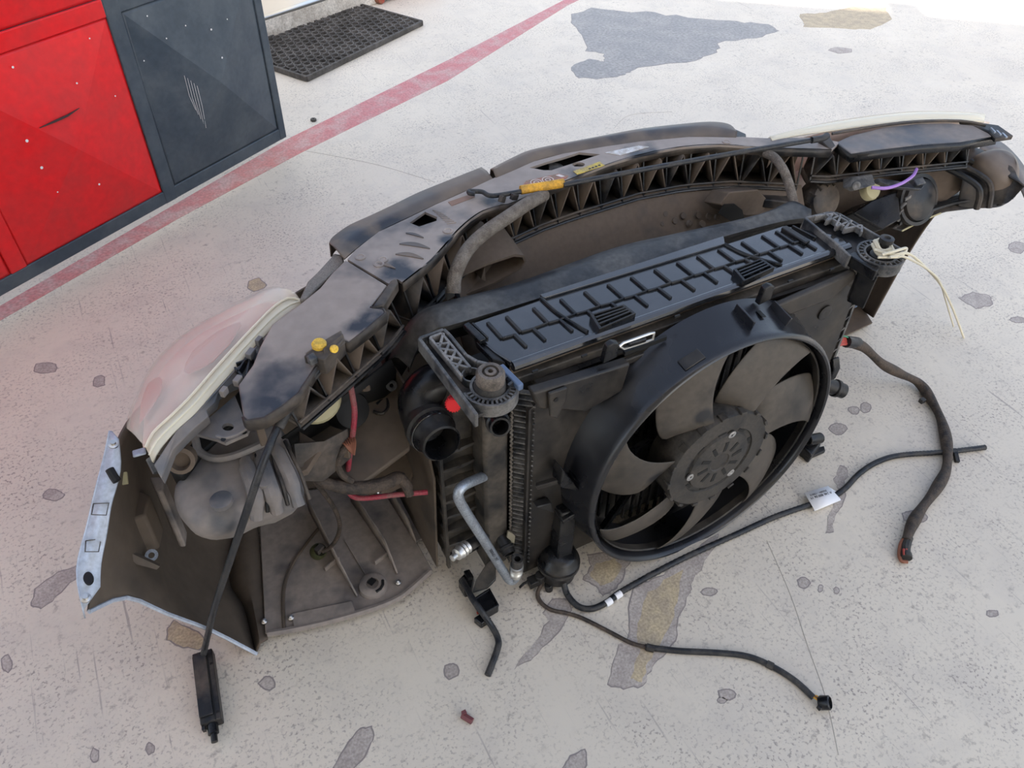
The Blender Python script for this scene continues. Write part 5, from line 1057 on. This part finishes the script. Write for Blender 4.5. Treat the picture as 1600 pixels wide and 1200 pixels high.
part('sleeve', MB().tube(ZZ((1008, 1011, .006), (1060, 1017, .006), (1120, 1020, .006), (1165, 1025, .006), (1200, 1038, .006), (1240, 1062, .006), (1271, 1090, .008)), .0058, 10, sm=6), M_cable, w2)
part('sleeve_tape', MB().tube(ZZ((1010, 1011, .006), (1022, 1014, .006)), .0072, 9), M_rub, w2)
part('sleeve_tape', MB().tube(ZZ((1198, 1037, .006), (1208, 1042, .006)), .0072, 9), M_rub, w2)
for k, m_ in enumerate((M_orange, M_wbrown, M_orange)): part('core_wire', MB().tube(ZZ((1268, 1087, .009), (1275+k, 1092-2*k, .012), (1283, 1098, .012)), .0016, 6, sm=3), m_, w2)
part('plug', MB().lathe([(0, -.006), (.010, -.006), (.0125, -.002), (.0125, .012), (.010, .014), (.009, .008), (0, .008)], Z(1285, 1098, .013), (.5, -.5, .5), 18), M_black, w2)
part('plug_latch', MB().box(Z(1283, 1104, .012), (.014, .008, .01)), M_black, w2, bevel=.001)
w3 = thing('fan_harness', 'thick brown-black taped fan harness curving over the floor on the right', 'cable', Z(1450, 700, 0))
H3 = ZZ((1288, 545, .27), (1305, 538, .24), (1325, 533, .21), (1350, 543, .17), (1378, 568, .11), (1405, 583, .06), (1435, 598, .02), (1455, 625, .013), (1472, 660, .013), (1480, 700, .013), (1478, 735, .013), (1462, 765, .013), (1440, 795, .013), (1425, 820, .013), (1416, 845, .013))
part('sheath', MB().tube(H3[2:], lambda t: .0115+.0018*math.sin(t*37), 12, sm=8), M_harn, w3, ang=70)
part('tape_wrap', MB().tube(ZZ((1322, 534, .213), (1340, 536, .19)), .0135, 12), M_cable, w3)
for k in range(3): part('red_wire', MB().tube([p+V((0, .004*k, .004*(k-1))) for p in ZZ((1285, 545, .27), (1300, 540, .245), (1318, 535, .22), (1332, 536, .20))], .0045, 8, sm=5), M_wred, w3)
part('green_wire', MB().tube(ZZ((1298, 528, .25), (1318, 525, .235), (1330, 530, .21)), .002, 6, sm=5), M_wgreen, w3)
part('green_wire', MB().tube(ZZ((1303, 560, .22), (1308, 548, .23), (1304, 540, .24)), .002, 6, sm=5), M_wgreen, w3)
part('brown_wire', MB().tube(ZZ((1418, 835, .014), (1408, 848, .012), (1405, 865, .009), (1408, 876, .008), (1418, 878, .008)), .0038, 8, sm=5), M_wbrown, w3)
part('tail', MB().tube(ZZ((1420, 840, .012), (1415, 855, .011), (1416, 872, .010)), [.009, .010, .012], 10, sm=5), M_rub, w3)
for k in range(2): part('red_core', MB().tube(ZZ((1412+4*k, 858, .018), (1413+4*k, 868, .017)), .003, 6), M_wred, w3)
part('clip', MB().box(Z(1441, 626, .018), (.014, .012, .012)), M_rub, w3, bevel=.002)
# harness loops round the carrier
solo('braided_hose', MB().tube(ZZ((850, 304, .60), (825, 318, .605), (795, 338, .60), (760, 362, .59), (735, 385, .58), (720, 408, .57), (710, 435, .55), (709, 458, .53)), .0125, 14, sm=8), M_braid, 'brown braided hose arching down from the amber grip to the seal', 'hose', Z(760, 365, .5), ang=80)
solo('braided_hose', MB().tube(ZZ((1190, 237, .585), (1208, 245, .585), (1222, 262, .58), (1232, 285, .56), (1238, 308, .54), (1240, 318, .53)), .0095, 12, sm=8), M_braid, 'brown braided hose arching over the right end of the seal', 'hose', Z(1225, 270, .5), ang=80)
solo('red_hose', MB().tube(ZZ((545, 592, .50), (550, 615, .48), (554, 645, .45), (551, 680, .41), (546, 715, .36), (543, 750, .31), (545, 768, .29), (555, 777, .28), (575, 778, .275), (620, 773, .27), (668, 769, .265)), .0048, 10, sm=8), M_redc, 'thin dark red hose hanging in a corner behind the left headlamp', 'hose', Z(550, 720, .2))
lh = thing('lamp_harness', 'brown dust-caked wire loom looping below the left headlamp', 'cable', Z(560, 760, .2))
part('trunk', MB().tube(ZZ((482, 728, .38), (490, 743, .36), (510, 755, .34), (545, 762, .32), (580, 760, .31), (605, 754, .305), (622, 747, .30), (634, 756, .29), (640, 774, .27)), [.0085, .009, .010, .0115, .012, .012, .012, .010, .008], 12, sm=8), M_harn, lh)
part('branch', MB().tube(ZZ((552, 690, .40), (540, 700, .40), (531, 712, .39), (528, 728, .37), (535, 742, .35), (550, 752, .33)), .006, 10, sm=6), M_harn, lh)
part('thin_branch', MB().tube(ZZ((480, 730, .36), (492, 752, .33), (512, 778, .26), (525, 800, .20), (531, 822, .14), (526, 842, .09), (515, 856, .06), (504, 862, .05)), .0042, 8, sm=8), M_harn, lh)
for k in range(6): part('wire', MB().tube(ZZ((532+4*k, 688-1.5*k, .405), (540+3*k, 696-1*k, .41), (548+k, 706+k, .40)), .0018, 5, sm=4), M_wbrown, lh)
part('plug', MB().lathe([(0, -.008), (.013, -.008), (.016, -.004), (.016, .006), (.012, .012), (.011, .004), (0, .004)], Z(497, 862, .045), (.3, -.4, .8), 18), mat('olive_black_plastic', (.045, .048, .02), .45), lh)
part('plug_shell', MB().box(Z(499, 858, .055), (.018, .012, .012), Matrix.Rotation(.5, 3, 'Z')), M_blackd, lh, bevel=.001)
